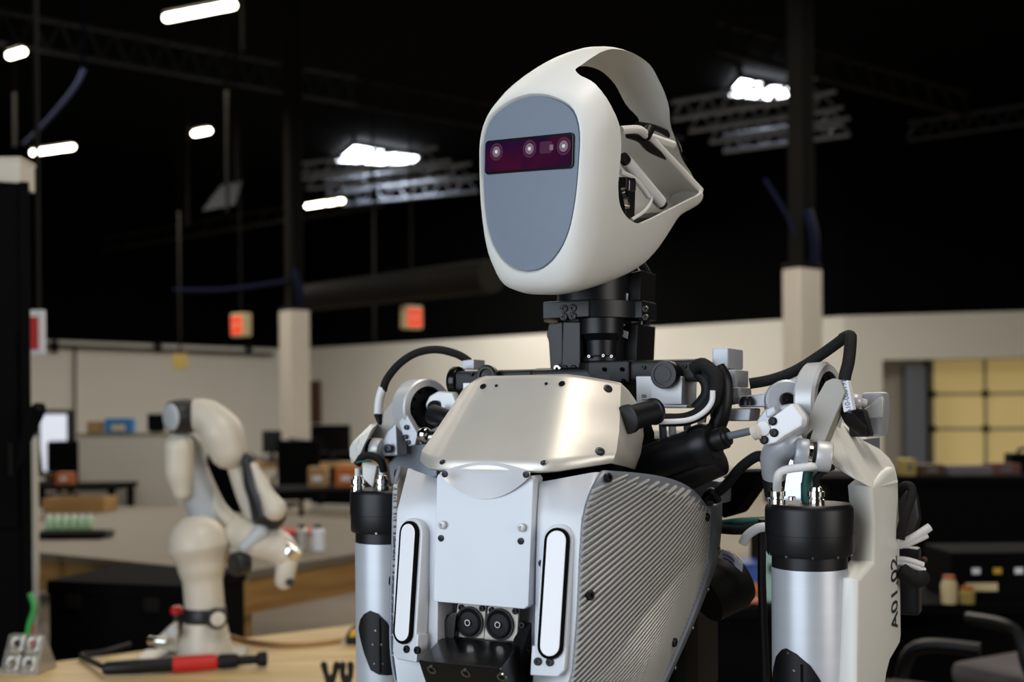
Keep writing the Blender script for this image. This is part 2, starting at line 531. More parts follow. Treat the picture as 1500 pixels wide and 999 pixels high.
def skylight(corners, H, label, nbar, joist_px):
    pts = [Wz(x, y, ZC + H) for x, y in corners]
    c = sum(pts, Vector()) / 4
    t = thing('skylight', label, 'skylight', c, 0, 'skylights in the black ceiling')
    loc = [p - c for p in pts]
    B().prism(loc, (0, 0, .05)).make('pane', 'skylight', t)
    for i in range(4):
        B().tube([loc[i] * 1.04, loc[(i + 1) % 4] * 1.04], .06, 6).make('frame', 'steel_dark', t)
    for p in loc:
        B().box(p * 1.04 + Vector((0, 0, (CEIL + .6 - c.z) / 2)), (.1, .1, CEIL + .6 - c.z)).make('curb_post', 'steel_dark', t)
    for i in range(1, nbar):
        f = i / nbar
        B().tube([loc[0].lerp(loc[1], f) - Vector((0, 0, .05)), loc[3].lerp(loc[2], f) - Vector((0, 0, .05))], .035, 6).make('glazing_bar', 'steel_dark', t)
    return t
def joist(px0, py0, px1, py1, H, label, m='steel_joist', depth=.5, nweb=10, r=.04, group='open web joists under the ceiling'):
    a, e = Wz(px0, py0, ZC + H), Wz(px1, py1, ZC + H)
    t = thing('roof_joist', label, 'joist', a, 0, group)
    e = e - a; dz = Vector((0, 0, depth))
    B().tube([(0, 0, 0), e], r, 6).make('bottom_chord', m, t)
    B().tube([dz, e + dz], r, 6).make('top_chord', m, t)
    b = B()
    for i in range(nweb):
        p, q = e * (i / nweb), e * ((i + .5) / nweb) + dz
        B().tube([p, q], r * .5, 5).make('web_bar', m, t)
        B().tube([q, e * ((i + 1) / nweb)], r * .5, 5).make('web_bar', m, t)
    return t
ORD = ('first', 'second', 'third', 'fourth')
skylight([(490, 236), (598, 243), (618, 228), (520, 211)], 6.1, 'bright white skylight close to the lit strip lamp beside the robot head', 3, None)
skylight([(1062, 140), (1150, 148), (1168, 128), (1085, 112)], 6.1, 'bright white skylight above the tall column near the overhead door', 4, None)
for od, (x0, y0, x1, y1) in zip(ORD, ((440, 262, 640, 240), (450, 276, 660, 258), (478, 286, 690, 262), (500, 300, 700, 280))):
    joist(x0, y0, x1, y1, 5.2, od + ' joist coloured as if skylit, out from the skylight that is beside the lit strip lamp', m='joist_skylit', nweb=6, depth=.35)
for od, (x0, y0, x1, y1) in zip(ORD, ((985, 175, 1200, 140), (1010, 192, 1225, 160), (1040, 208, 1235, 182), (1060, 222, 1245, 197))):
    joist(x0, y0, x1, y1, 4.9, od + ' joist coloured as if skylit, out from the skylight that is above the tall column', m='joist_skylit', nweb=6, depth=.3)
joist(-60, 52, 520, 152, 4.6, 'long dark joist running past the lit strip lamps', m='steel_joist', nweb=16, depth=.4)
joist(520, 152, 1000, 236, 4.6, 'dark joist running on behind the robot head', m='steel_dark', nweb=14, depth=.4)
joist(1050, 72, 1420, 170, 4.4, 'dark joist crossing above the overhead door side', m='steel_dark', nweb=12, depth=.35)
joist(1330, 205, 1560, 172, 4.6, 'joist with pale flecks of light over the overhead door', m='steel_joist', nweb=8, depth=.3)
joist(150, 366, 560, 300, 4.0, 'dark joist hanging low behind the lit strip lamps', m='steel_dark', nweb=10, depth=.3)
# round duct and hanging pipes
a, e = Wp(452, 436, 19), Wp(720, 404, 15)
duct = tag(B().cyl(a, e, .22, seg=20).make('air_duct', 'steel_dark'), 'dark round air duct running above the back wall', 'duct')
for px, y0, y1, D, lab in ((22, 130, 215, 15, 'thin dark pipe dropping from the ceiling above the black cabinet'), (333, 150, 310, 15, 'long thin dark pipe dropping from the ceiling next to the tilted reflector'), (605, -20, 70, 14, 'short dark pipe dropping from the ceiling above the exit sign near the robot head'), (275, 205, 330, 18, 'thin dark pipe dropping past the short lit strip lamp'), (548, 455, 500, 22, 'thin dark pipe dropping in front of the back wall below the air duct'), (356, 10, 75, 13, 'short dark pipe dropping at the end of the biggest lit strip lamp')):
    p, q = Wp(px, y1, D), Wp(px, y0, D)
    q.z = CEIL + .6; 
    tag(B().tube([p, q], .025, 8).make('hanging_pipe', 'steel_dark'), lab, 'pipe', 'pipes hanging from the ceiling')
# blue tarp cable swags
tag(B().tube([Wp(255, 425, 16), Wp(330, 424, 16), Wp(420, 412, 15.7)], .03, 6).make('hanging_cable', 'blue_tarp'), 'dark blue cable swagged to the column behind the desktop arm', 'cable')
tag(B().tube([Wp(35, 212, 14), Wp(80, 165, 14), Wp(118, 112, 14), Wp(122, 60, 14), Wp(124, -160, 14)], .025, 6).make('hanging_cable', 'blue_tarp'), 'dark blue cable slung from the truss above the black cabinet', 'cable')
tag(B().tube([Wp(1120, 262, 11), Wp(1150, 310, 11), Wp(1166, 345, 11)], .02, 6).make('hanging_cable', 'blue_tarp'), 'dark blue cable running down to the tall column near the overhead door', 'cable')
# floodlight-like reflector hanging at left
p = Wp(322, 290, 16)
t = thing('hanging_reflector', 'small grey tilted reflector on a pipe under the ceiling', 'reflector', p)
B().prism([(-.25, 0, -.18), (.2, 0, -.1), (.28, .1, .25), (-.02, .1, .18)], (0, .04, .02), bev=.01).make('reflector_plate', 'steel_joist', t)
B().tube([(.2, .1, .2), (.2, .1, CEIL + .6 - p.z)], .015, 6).make('pipe', 'steel_dark', t)
# exit signs
def exit_sign(px, py, D, flip, label):
    p = Wp(px, py, D)
    t = thing('exit_sign', label, 'sign', (p.x, p.y, p.z), rad(38 if flip else -38), 'lit exit signs')
    B().box((0, 0, 0), (.30, .16, .34), bev=.02).make('housing', 'cream_plastic', t)
    s = 1
    B().box((0, -.085, -.01), (.25, .012, .26), bev=.004).make('sign_face', 'exit_red', t)
    me = text_mesh('EXIT', .11, .002)
    o = link('lettering', me, 'cream_plastic', t); o.rotation_euler = (rad(90), 0, 0); o.location = (0, -.093, -.01)
    B().tube([(0, 0, .17), (0, 0, CEIL + .6 - p.z)], .015, 6).make('stem', 'steel_dark', t)
exit_sign(353, 476, 17, False, 'glowing red exit sign close to the column behind the desktop arm')
exit_sign(603, 465, 17, True, 'glowing red exit sign hung between the column and the robot head')
p = Wp(264, 530, 24)
t = thing('hanging_sign', 'small yellow sign hanging in front of the left wall', 'sign', p)
B().box((0, 0, 0), (.3, .03, .32), bev=.01).make('sign_board', 'yellow_sign', t)
B().tube([(0, 0, .16), (0, 0, CEIL + .6 - p.z)], .02, 6).make('stem', 'steel_dark', t)
p = Wp(53, 487, 6.0)
t = thing('wall_sign', 'red and white sign beside the black cabinet', 'sign', p)
B().box((0, 0, 0), (.09, .03, .23), bev=.005).make('sign_board', 'label_white', t)
B().box((-.012, -.018, -.005), (.062, .012, .17), bev=.002).make('red_panel', 'red_plastic', t)
B().tube([(0, 0.03, .1), (0, 0.03, CEIL + .6 - p.z)], .012, 6).make('stem', 'steel_dark', t)

# ================================================================== humanoid robot
rb = thing('humanoid_robot', 'white and silver humanoid robot with grey face plate and A01.02 on its arm', 'robot')
rb.matrix_world = ROB
FWD, LAT, UP = Vector((0, -1, 0)), Vector((1, 0, 0)), Vector((0, 0, 1))

def wdir(x, y, z=0.0):                   # world direction in robot-local axes
    return (ROBI.to_3x3() @ Vector((x, y, z))).normalized()
SCREW = {}
def screw(parent, pos, nrm, r=.0035, m='screw_dark', h=.0016, name='screw'):
    key = (round(r, 4), m, h)
    if key not in SCREW:
        b = B()
        b.lathe((0, 0, 0), (0, 0, 1), [(-.001, r), (h * .7, r), (h, r * .8), (h, r * .45), (h * .2, r * .42)], 14)
        me = b.mesh('screw'); me.materials.append(MATS[m]); SCREW[key] = me
    o = bpy.data.objects.new(name, SCREW[key]); COL.objects.link(o); o.parent = parent
    q = Vector(nrm).to_track_quat('Z', 'Y')
    o.matrix_local = Matrix.Translation(pos) @ q.to_matrix().to_4x4()
    return o
def pxpoly(pts, **k):
    return [Q(x, y, **k) for x, y in pts]
def slab(name, pts, ly, th, m, parent=None, bev=.002, D=None):   # outline on a forward-facing plane, real thickness to the back
    if D is not None:
        c = [sum(p[i] for p in pts) / len(pts) for i in (0, 1)]
        ly = Q(c[0], c[1], D=D).y
    return B().prism(pxpoly(pts, ly=ly), (0, th, 0), bev=bev).make(name, m, parent if parent is not None else rb)

# ------------------------------------------------ head
HW = Matrix.Translation((.0229, 1.29, ZC + .2833)) @ Matrix.Rotation(-rad(42), 4, 'Z') @ Matrix.Rotation(rad(5), 4, 'Y') @ Matrix.Rotation(rad(3), 4, 'X')
HM = ROBI @ HW
HWI = HW.inverted(); HCAM = HWI @ Vector((0, 0, ZC))
def HQ(px, py, **k):
    r = HWI.to_3x3() @ ray(px, py)
    key, v = list(k.items())[0]; i = {'lx': 0, 'ly': 1, 'lz': 2}[key]
    return HCAM + r * ((v - HCAM[i]) / r[i])
egg = [(0, 1), (.3, .975), (.6, .90), (.81, .81), (.93, .69), (.985, .55), (1, .42), (.985, .15), (.955, -.12), (.9, -.36), (.83, -.54), (.70, -.72), (.50, -.875), (.26, -.97), (0, -1)]
def resample(pts, n):
    P = catmull([Vector((x, 0, z)) for x, z in pts], 8)
    d = [0]
    for a, c in zip(P[:-1], P[1:]): d.append(d[-1] + (c - a).length)
    out = []; j = 0
    for i in range(n + 1):
        t = d[-1] * i / n
        while j < len(d) - 2 and d[j + 1] < t: j += 1
        f = (t - d[j]) / max(1e-9, d[j + 1] - d[j])
        out.append(P[j].lerp(P[j + 1], f))
    return out
EN = 36
egg_r = resample(egg, EN)
ell_r = resample([(math.sin(math.pi * i / 24), math.cos(math.pi * i / 24)) for i in range(25)], EN)
def section(y, zt, zb, w, e, k=0):
    half = [egg_r[i].lerp(egg_s[i], k).lerp(ell_r[i], e) for i in range(EN + 1)]
    pts = [Vector((p.x * w, y, (zt + zb) / 2 + p.z * (zt - zb) / 2)) for p in half]
    return pts + [Vector((-p.x, p.y, p.z)) for p in reversed(pts[1:-1])]
egg_s = resample([(0, 1), (.3, .98), (.6, .915), (.81, .82), (.93, .69), (.985, .55), (1, .42), (.99, .15), (.965, -.12), (.92, -.36), (.875, -.54), (.79, -.72), (.66, -.87), (.50, -.955), (.25, -.995), (0, -1)], EN)
secs = [(.004, .0625, -.1285, .0700, 0), (-.0015, .0645, -.1305, .0720, 0), (-.0035, .0660, -.1325, .0735, 0), (-.0025, .0690, -.1370, .0762, 0, .35), (.003, .0750, -.1450, .0800, 0, .7), (.012, .0830, -.1515, .0835, 0, 1), (.025, .0945, -.1545, .0865, .0, 1), (.045, .1090, -.1535, .0880, .05, 1),
        (.070, .1230, -.1495, .0880, .12, 1), (.100, .1335, -.1435, .0870, .2, 1), (.130, .1360, -.1360, .0845, .26, 1), (.160, .1300, -.1260, .0800, .32, 1), (.185, .1140, -.1120, .0745, .4, 1), (.208, .0910, -.0930, .0675, .45, 1),
        (.230, .0590, -.0730, .0595, .5, 1), (.252, .0300, -.0590, .0505, .6, 1), (.275, .0090, -.0490, .0425, .7, 1), (.297, -.0060, -.0410, .0345, .8, 1), (.311, -.0130, -.0340, .0250, .9, 1)]
secs = [tuple(s) + (0,) * (6 - len(s)) for s in secs]
fine = []
for i in range(len(secs) - 1):
    p = [secs[max(0, i - 1)], secs[i], secs[i + 1], secs[min(len(secs) - 1, i + 2)]]
    nst = 4 if secs[i][0] > .02 else 1
    for k in range(nst):
        t = k / nst
        fine.append(tuple(0.5 * ((2 * p[1][c]) + (p[2][c] - p[0][c]) * t + (2 * p[0][c] - 5 * p[1][c] + 4 * p[2][c] - p[3][c]) * t * t + (3 * p[1][c] - p[0][c] - 3 * p[2][c] + p[3][c]) * t ** 3) for c in range(6)))
fine.append(secs[-1])
b = B()
rows = [section(*s) for s in fine]
vs = [[b.bm.verts.new(p) for p in r] for r in rows]
n = len(vs[0])
for i in range(len(vs) - 1):
    for k in range(n):
        b.bm.faces.new((vs[i][k], vs[i][(k + 1) % n], vs[i + 1][(k + 1) % n], vs[i + 1][k]))
b.bm.faces.new(vs[-1])
bmesh.ops.recalc_face_normals(b.bm, faces=b.bm.faces)
head = b.make('head_shell', 'white_shell', rb, ang=50)
solid(head, .0042)
near = [(.0262, .0885), (.0240, .0840), (.0246, .0780), (.0275, .0640), (.0360, .0464), (.0465, .0288), (.0505, .0080), (.0500, -.0180), (.0505, -.0360), (.0580, -.0545), (.0760, -.0670), (.1000, -.0718), (.1230, -.0665), (.1810, -.0487), (.2920, -.0195),
        (.272, .004), (.247, .030), (.222, .064), (.198, .091), (.172, .112), (.140, .1255), (.105, .1275), (.080, .1210), (.058, .1105), (.038, .0985), (.0300, .0930)]
far = [(.085, .105), (.085, .052), (.200, .054), (.224, .057), (.224, .066), (.207, .087), (.188, .106), (.167, .1195), (.148, .1235), (.130, .121), (.105, .114)]
def cutter(poly, x0, x1):
    b = B()
    P = catmull([Vector((x0, y, z)) for y, z in poly + [poly[0]]], 4)[:-1]
    b.prism(P, (x1 - x0, 0, 0))
    return link('cutter', b.mesh('cutter'), None)
c1, c2 = cutter(near, .0, .2), cutter(far, -.2, -.0)
for c in (c1, c2):
    md = head.modifiers.new('cut', 'BOOLEAN'); md.operation = 'DIFFERENCE'; md.object = c; md.solver = 'EXACT'
head.parent = None
dg = bpy.context.evaluated_depsgraph_get()
me = bpy.data.meshes.new_from_object(head.evaluated_get(dg))
head.modifiers.clear()
old = head.data; head.data = me; bpy.data.meshes.remove(old)
for c in (c1, c2): bpy.data.objects.remove(c)
me.transform(HM)
me.polygons.foreach_set('use_smooth', [True] * len(me.polygons)); me.set_sharp_from_angle(angle=rad(40))
head.parent = rb
# face plate
ring0 = section(0, .0632, -.1290, .0708, 0)
b = B()
rws = []
for s in (1, .995, .8, .6, .4, .2, .0):
    y = .002 if s == 1 else -.0018 - .0022 * (1 - s * s)
    rws.append([Vector((p.x * s, y, -.033 + (p.z + .033) * s)) for p in ring0] )
for r in rws: r.append(r[0])
b.grid(rws)
bmesh.ops.remove_doubles(b.bm, verts=b.bm.verts, dist=1e-6)
bmesh.ops.recalc_face_normals(b.bm, faces=b.bm.faces)
b.make('face_plate', 'face_grey', head, ang=60, M=HM)
# sensor bar with four lenses
def rrect(hw, hh, r, y, n=5, cx=0, cz=0):
    out = []
    for sx, sz, a0 in ((1, 1, 0), (-1, 1, 90), (-1, -1, 180), (1, -1, 270)):
        for i in range(n + 1):
            a = rad(a0 + 90 * i / n)
            out.append(Vector((cx + sx * (hw - r) + r * math.cos(a), y, cz + sz * (hh - r) + r * math.sin(a))))
    return out
B().prism(rrect(.0650, .0190, .005, -.0052), (0, .006, 0), bev=.0008).make('sensor_bezel', 'black_gloss', head, M=HM)
B().prism(rrect(.0625, .0165, .004, -.0058), (0, .003, 0)).make('sensor_window', 'sensor_red', head, M=HM)
def headpt(px, py, y): return HQ(px, py, ly=y)
for i, (px, py) in enumerate(((727.5, 222.5), (776, 218), (826, 214))):
    c = headpt(px, py, -.0062)
    B().ring(c + Vector((0, .0004, 0)), (0, -1, 0), .0098, .0072, .0008, 28).make('lens_rim', 'lens_dark', head, M=HM)
    B().ring(c + Vector((0, .0004, 0)), (0, -1, 0), .0062, .0028, .0010, 28).make('lens', 'lens_ring', head, M=HM)
    B().lathe(c, (0, -1, 0), [(0, .0026), (.0012, .0020), (.0015, .0008)], 14).make('pupil', 'cable_white', head, M=HM)
c = headpt(800, 216, -.0062)
B().prism(rrect(.009, .0065, .003, -.0066, cx=c.x, cz=c.z), (0, .002, 0)).make('projector_window', 'lens_dark', head, M=HM)
c = headpt(808, 216, -.0068)
B().box(c, (.005, .001, .006)).make('projector', 'lens_ring', head, M=HM)
# inner floor, struts, cables of the head
b = B()
b.prism([(-.055, .062, -.071), (.055, .062, -.071), (.05, .16, -.066), (.036, .22, -.054), (.02, .26, -.046), (-.02, .26, -.046), (-.036, .22, -.054), (-.05, .16, -.066)], (0, 0, -.004))
b.make('inner_tray', 'black_plastic', head, M=HM)
b = B()
b.prism([(-.06, .010, -.06), (.06, .010, -.06), (.06, .010, .045), (-.06, .010, .045)], (0, .006, 0))
b.make('inner_bulkhead', 'white_shell', head, M=HM)
pA, pB_ = HQ(951, 200, lx=.052), HQ(1026, 279, lx=.026)
b = B(); b.tube([pA, pA.lerp(pB_, .5), pB_], .0042, 10); b.make('strut', 'white_shell', head, M=HM)
b = B(); b.tube([HQ(908, 191, lx=.072), HQ(935, 190, lx=.062), pA, HQ(985, 212, lx=.030)], .0050, 10); b.make('cross_bar', 'white_shell', head, M=HM)
b = B(); b.tube([HQ(933, 182, lx=.02), HQ(962, 188, lx=.02), HQ(985, 202, lx=.02), HQ(995, 222, lx=.015), HQ(990, 232, lx=.01)], .0038, 8); b.make('cable', 'black_plastic', head, M=HM)
b = B(); b.tube([HQ(920, 198, lx=.045), HQ(938, 202, lx=.045), HQ(952, 216, lx=.045), HQ(975, 229, lx=.04)], .0055, 8, rr=[.004, .006, .006, .0045]); b.make('cable', 'black_plastic', head, M=HM)
b = B(); b.cyl(HQ(952, 188, lx=.056), HQ(946, 200, lx=.057), .0062, seg=12); b.make('cable_tie', 'black_plastic', head, M=HM)
p0, p1 = HQ(917, 236, lx=.05), HQ(968, 297, lx=.045)
b = B(); b.cyl(p0, p1, .0075, seg=16, bev=.001); b.make('sleeve', 'cable_white', head, M=HM)
d = (p1 - p0).normalized()
b = B(); b.cyl(p0 - d * .008, p0, .0065, seg=12); b.make('sleeve_end', 'black_plastic', head, M=HM)
b = B(); b.cyl(p1, p1 + d * .006, .006, seg=12); b.make('sleeve_end', 'black_plastic', head, M=HM)
b = B(); b.tube([HQ(908, 252, lx=.06), HQ(930, 263, lx=.055), HQ(950, 288, lx=.05)], .0032, 8); b.make('cable', 'cable_white', head, M=HM)
b = B(); b.tube([HQ(925, 322, lx=.062), HQ(945, 308, lx=.055), HQ(954, 290, lx=.05), HQ(946, 270, lx=.04)], .0022, 8); b.make('cable', 'cable_white', head, M=HM)
b = B(); c = HQ(912, 291, lx=.062); b.lathe(c, (.6, .5, .2), [(0, .013), (.004, .013), (.006, .011), (.006, .007), (.002, .006)], 18); b.make('camera_module', 'chrome', head, M=HM)
b = B(); c = HQ(921, 272, lx=.055); b.box(c, (.012, .014, .014), bev=.002); b.make('connector', 'screw_steel', head, M=HM)
b = B(); c = HQ(914, 292, lx=.05); b.box(c, (.02, .02, .05), bev=.003); b.make('board', 'black_plastic', head, M=HM)

# ------------------------------------------------ neck
zQ = lambda py, ly=0: Q(871, py, ly=ly).z
neck = B().lathe((0, 0, zQ(548)), UP, [(0, .040), (.06, .040), (.06, .046), (zQ(392) - zQ(548), .046)], 36).make('neck', 'black_anod', rb)
z0, z1 = zQ(471), zQ(445)
b = B(); b.lathe((0, 0, z0), UP, [(0, .058), (.001, .0625), (z1 - z0 - .001, .0625), (z1 - z0, .058)], 48)
b.box((.055, .01, (z0 + z1) / 2), (.03, .05, z1 - z0), bev=.002)
b.make('collar', 'black_anod', neck)
fr = Q(833, 458, ly=-.0625)
b = B(); b.box((fr.x - .004, -.046, (z0 + z1) / 2), (.062, .034, z1 - z0 - .001), bev=.002); b.make('collar_block', 'black_anod', neck)
for px, py in ((826, 452), (839, 451), (826, 464), (839, 463)):
    screw(neck, Q(px, py, ly=-.0635), FWD, .0048, 'screw_steel', .0022)
    screw(neck, Q(px, py, ly=-.0640), FWD, .0034, 'screw_black', .0024)
slab('front_bracket', [(824, 471), (850, 471), (850, 545), (846, 550), (813, 550), (813, 535), (822, 532)], -.058, .03, 'black_anod', neck)
slab('bracket_wing', [(803, 474), (824, 471), (824, 535), (806, 548), (803, 500), (800, 492)], -.045, .05, 'black_anod', neck)
b = B(); b.lathe(Q(881, 531, ly=-.035), UP, [(0, .024), (.006, .024), (.008, .018), (.026, .019), (.034, .027), (.052, .027)], 24); b.make('motor', 'black_anod', neck)
b = B(); b.lathe(Q(881, 545, ly=-.04), UP, [(0, .028), (.010, .028), (.013, .022)], 24); b.make('motor_base', 'black_plastic', neck)
slab('rear_housing', [(898, 472), (935, 474), (932, 540), (905, 545)], .0, .06, 'black_plastic', neck)
slab('upper_housing', [(870, 415), (940, 395), (938, 446), (868, 446)], .0, .05, 'black_plastic', neck)
for px, py in ((817, 540), (873, 537)):
    screw(neck, Q(px, py, ly=-.0605), FWD, .0050, 'chrome', .003)
    screw(neck, Q(px, py, ly=-.0610), FWD, .0022, 'screw_black', .0034)
for px, py in ((827, 540), (840, 540)): screw(neck, Q(px, py, ly=-.0585), FWD, .0045, 'screw_black', .002)
for px, py in ((885, 521), (897, 522), (864, 522), (893, 531)): screw(neck, Q(px, py, ly=-.062), FWD, .0022, 'screw_steel', .003)
slab('sticker', [(911, 428), (920, 430), (918, 445), (909, 444)], -.006, .001, 'label_white', neck, bev=0)
slab('sticker', [(905, 481), (920, 486), (919, 496), (904, 490)], -.004, .001, 'label_white', neck, bev=0)
slab('sticker', [(906, 470), (916, 472), (915, 477), (906, 475)], -.004, .001, 'label_white', neck, bev=0)
b = B(); b.tube([Q(937, 385, ly=.05), Q(948, 405, ly=.055), Q(949, 440, ly=.055), Q(945, 480, ly=.05), Q(940, 535, ly=.04)], .0062, 8); b.make('wire_harness', 'braid', neck)
b = B(); b.tube([Q(934, 392, ly=.03), Q(942, 410, ly=.03), Q(943, 440, ly=.03), Q(939, 480, ly=.03), Q(933, 530, ly=.02)], .0012, 6); b.make('wire', 'cable_white', neck)
for py in (453, 465): screw(neck, Q(944, py, ly=-.01), (.5, -.8, 0), .0042, 'screw_steel', .004)

# ------------------------------------------------ chest
P = V
core = B().box(V(0, -.085, -.17), (.16, .20, .32), bev=.02).make('torso_core', 'black_matte', rb)
B().box(V(0, -.02, .02), (.12, .10, .06), bev=.01).make('neck_base', 'black_anod', core)
rowsL = []
for (zc, yc, fw, xo, yo, zo) in ((.0365, -.187, .050, .095, -.148, .0270), (.0325, -.1905, .052, .0975, -.153, .0235), (.004, -.216, .056, .1045, -.173, -.001), (-.025, -.2405, .060, .1115, -.193, -.025), (-.050, -.262, .064, .1165, -.213, -.0455), (-.063, -.2735, .066, .115, -.220, -.0560)):
    row = []
    prof = [(-1, 0), (-.72, .45), (-.5, 0.86), (-.3, 1), (0, 1), (.3, 1), (.5, .86), (.72, .45), (1, 0)]
    for sx in (-1, -.92, -.80, -.66, -.52, -.35, 0, .35, .52, .66, .80, .92, 1):
        a = abs(sx); x = sx * xo
        if a * xo <= fw: t = 0
        else: t = (a * xo - fw) / (xo - fw)
        t = t ** 1.25
        row.append(P(x, yc + (yo - yc) * t, zc + (zo - zc) * t))
    rowsL.append(row)
b = B(); b.grid(rowsL)
# returned sides
for s in (-1, 1):
    k = -1 if s > 0 else 0
    edge = [r[k] for r in rowsL]
    back = [P(s * .100, -.125, .010), P(s * .103, -.122, .006), P(s * .107, -.117, -.008), P(s * .109, -.118, -.030), P(s * .109, -.128, -.050), P(s * .107, -.140, -.066)]
    b.grid([edge, [e.lerp(q, .5) + Vector((s * .002, 0, 0)) for e, q in zip(edge, back)], back])
bmesh.ops.remove_doubles(b.bm, verts=b.bm.verts, dist=1e-5)
bmesh.ops.recalc_face_normals(b.bm, faces=b.bm.faces)
chest = b.make('chest_plate', 'alu_plate', rb, ang=28)
solid(chest, .004, 0)
CN = Vector((0, -.757, .654)); CP = V(0, -.196, .027)
def on_chest(px, py): return Q(px, py, pl=(CP + CN * .0022, CN))
for px, py, r in ((707.6, 566, .0036), (823, 562, .0036), (727, 565, .0018), (800, 562, .0018), (648, 677, .0032), (796, 678, .0032)):
    screw(chest, on_chest(px, py), CN, r, 'screw_steel' if py > 600 else 'screw_dark', .0008)
nR = Vector((.55, -.68, .48)).normalized()
from mathutils.bvhtree import BVHTree
tree = BVHTree.FromPolygons([v.co for v in chest.data.vertices], [p.vertices for p in chest.data.polygons])
for px, py in ((889.4, 571), (878, 663)):
    hit, hn, _, _ = tree.ray_cast(CAML, (ROBI.to_3x3() @ ray(px, py)).normalized())
    hn = hn if hn.y < 0 else -hn
    screw(chest, hit + hn * .0020, hn, .0052, 'screw_dark', .001)

# ------------------------------------------------ abdomen front: side panels, centre cover
def mir(pts): return [Vector((-p.x, p.y, p.z)) for p in pts]
front_outer = [V(.1120, -.2500, -.0640), V(.1075, -.2790, -.108), V(.1065, -.2840, -.150), V(.1060, -.2890, -.200), V(.1030, -.2950, -.255), V(.0920, -.3010, -.300), V(.0800, -.3040, -.360)]
front_inner = [V(.0590, -.2700, -.0740), V(.0585, -.2740, -.108), V(.0585, -.2775, -.150), V(.0585, -.2800, -.200), V(.0580, -.2830, -.255), V(.0560, -.2860, -.300), V(.0520, -.2880, -.360)]
for s in (1, -1):
    b = B()
    fo = [Vector((s * p.x, p.y, p.z)) for p in front_outer]; fi = [Vector((s * p.x, p.y, p.z)) for p in front_inner]
    din = [p + Vector((-s * .004, .022, 0)) for p in fi]
    b.grid([din, fi, [a.lerp(c, .5) for a, c in zip(fi, fo)], [a.lerp(c, .92) for a, c in zip(fi, fo)], fo, [p + Vector((s * .004, .012, 0)) for p in fo]])
    bmesh.ops.recalc_face_normals(b.bm, faces=b.bm.faces)
    sp = b.make('front_panel', 'alu_panel', rb, ang=30)
    solid(sp, .003, 0)
    # light strip on a raised boss
    top, bot = V(s * .0868, -.2895, -.1190), V(s * .0856, -.3075, -.2410)
    ax = (top - bot).normalized(); side = Vector((s * .985, .17, 0)).normalized(); nn = ax.cross(side) * (-s); nn = nn if nn.y < 0 else -nn
    def pill(w, ext, off, n=10):
        out = []
        for c, a0 in ((top - ax * .0105 + ax * ext * 0, 0), (bot + ax * .0105, 180)):
            for i in range(n + 1):
                a = rad(a0 + 180 * i / n)
                out.append(c + side * (w * math.cos(a)) + ax * (w * math.sin(a)) + nn * off)
        return out
    B().prism(pill(.0165, 0, -.003), -nn * .018, bev=.003).make('strip_boss', 'alu_panel', sp)
    B().prism(pill(.0128, 0, .0010), -nn * .006, bev=.0006).make('gasket', 'black_matte', sp)
    B().prism(pill(.0098, 0, .0018), -nn * .004, bev=.0008).make('light_strip', 'strip_white', sp)
    pts = [bot + side * (-.019 * s) * s, bot + side * .018, bot + side * .016 - ax * .018, bot - side * .021 - ax * .018]
    pts = [bot + side * .0165 + ax * .01, bot + side * .0155 - ax * .012, bot + side * .009 - ax * .019, bot - side * .0195 - ax * .019, bot - side * .0195 + ax * .01]
    B().prism([p - nn * .003 for p in pts], -nn * .016, bev=.0015).make('strip_foot', 'alu_panel', sp)
    for px, py in (((788, 969), (805.5, 970)) if s > 0 else ((596, 951), (611.5, 952.5))):
        screw(sp, Q(px, py, pl=(bot - nn * .0028, nn)), nn, .0040, 'screw_black', .0022)
    px, py = (794.5, 825) if s > 0 else (621.5, 818)
    screw(sp, Q(px, py, pl=(V(0, -.2795, -.15), (0, -1, 0))), FWD, .0038, 'screw_black', .003)
# centre cover plate
cov = [(-.0560, -.0690), (.0560, -.0690), (.0560, -.0690)]
def covp(x, z, off=0): return V(x, -.2790 - .0 + (z + .066) * .075 - .003 + off, z)
outl = [(-.0565, -.1965), (-.0545, -.1995), (.0505, -.1995), (.0550, -.1960), (.0570, -.0700), (.0545, -.0662), (.0440, -.0735), (.0320, -.0812), (.0160, -.0870), (0, -.0888), (-.0160, -.0870), (-.0320, -.0812), (-.0440, -.0735), (-.0545, -.0662), (-.0570, -.0700)]
cover = B().prism([covp(x, z) for x, z in outl], (0, .022, 0), bev=.0012).make('centre_cover', 'alu_panel', rb)
fb_ = B(); rws = []
for i in range(7):
    t = i / 6; r = []
    for k in range(21):
        u = -1 + k / 10
        pt = Q(711 + 66 * u, 693 - 15 * (1 - u * u) - 1, pl=(CP + CN * .0026, CN)); pb_ = Q(711 + 66 * u, 697 + 34 * (1 - u * u), pl=(covp(0, -.10, -.0008), (0, -1, -.075)))
        r.append(pt.lerp(pb_, t) + Vector((0, -.0006, 0)) * (4 * t * (1 - t)))
    rws.append(r)
fb_.grid(rws); bmesh.ops.recalc_face_normals(fb_.bm, faces=fb_.bm.faces)
fb_.make('cover_fillet', 'alu_panel', cover, ang=60)
for px, py, m in ((651.5, 694.5, 'screw_dark'), (770.5, 695.2, 'screw_dark'), (646, 788.5, 'screw_dark'), (762.8, 792.7, 'screw_dark'), (643.5, 866.6, 'screw_dark'), (760.8, 873.9, 'screw_dark')):
    screw(cover, Q(px, py, pl=(covp(0, -.13, -.0008), (0, -1, -.075))), (0, -1, -.075), .0035, m, .0009)
for px, py in ((648, 769), (764, 773)):
    screw(cover, Q(px, py, pl=(covp(0, -.13, -.0008), (0, -1, -.075))), (0, -1, -.075), .0042, 'alu_light', .002)
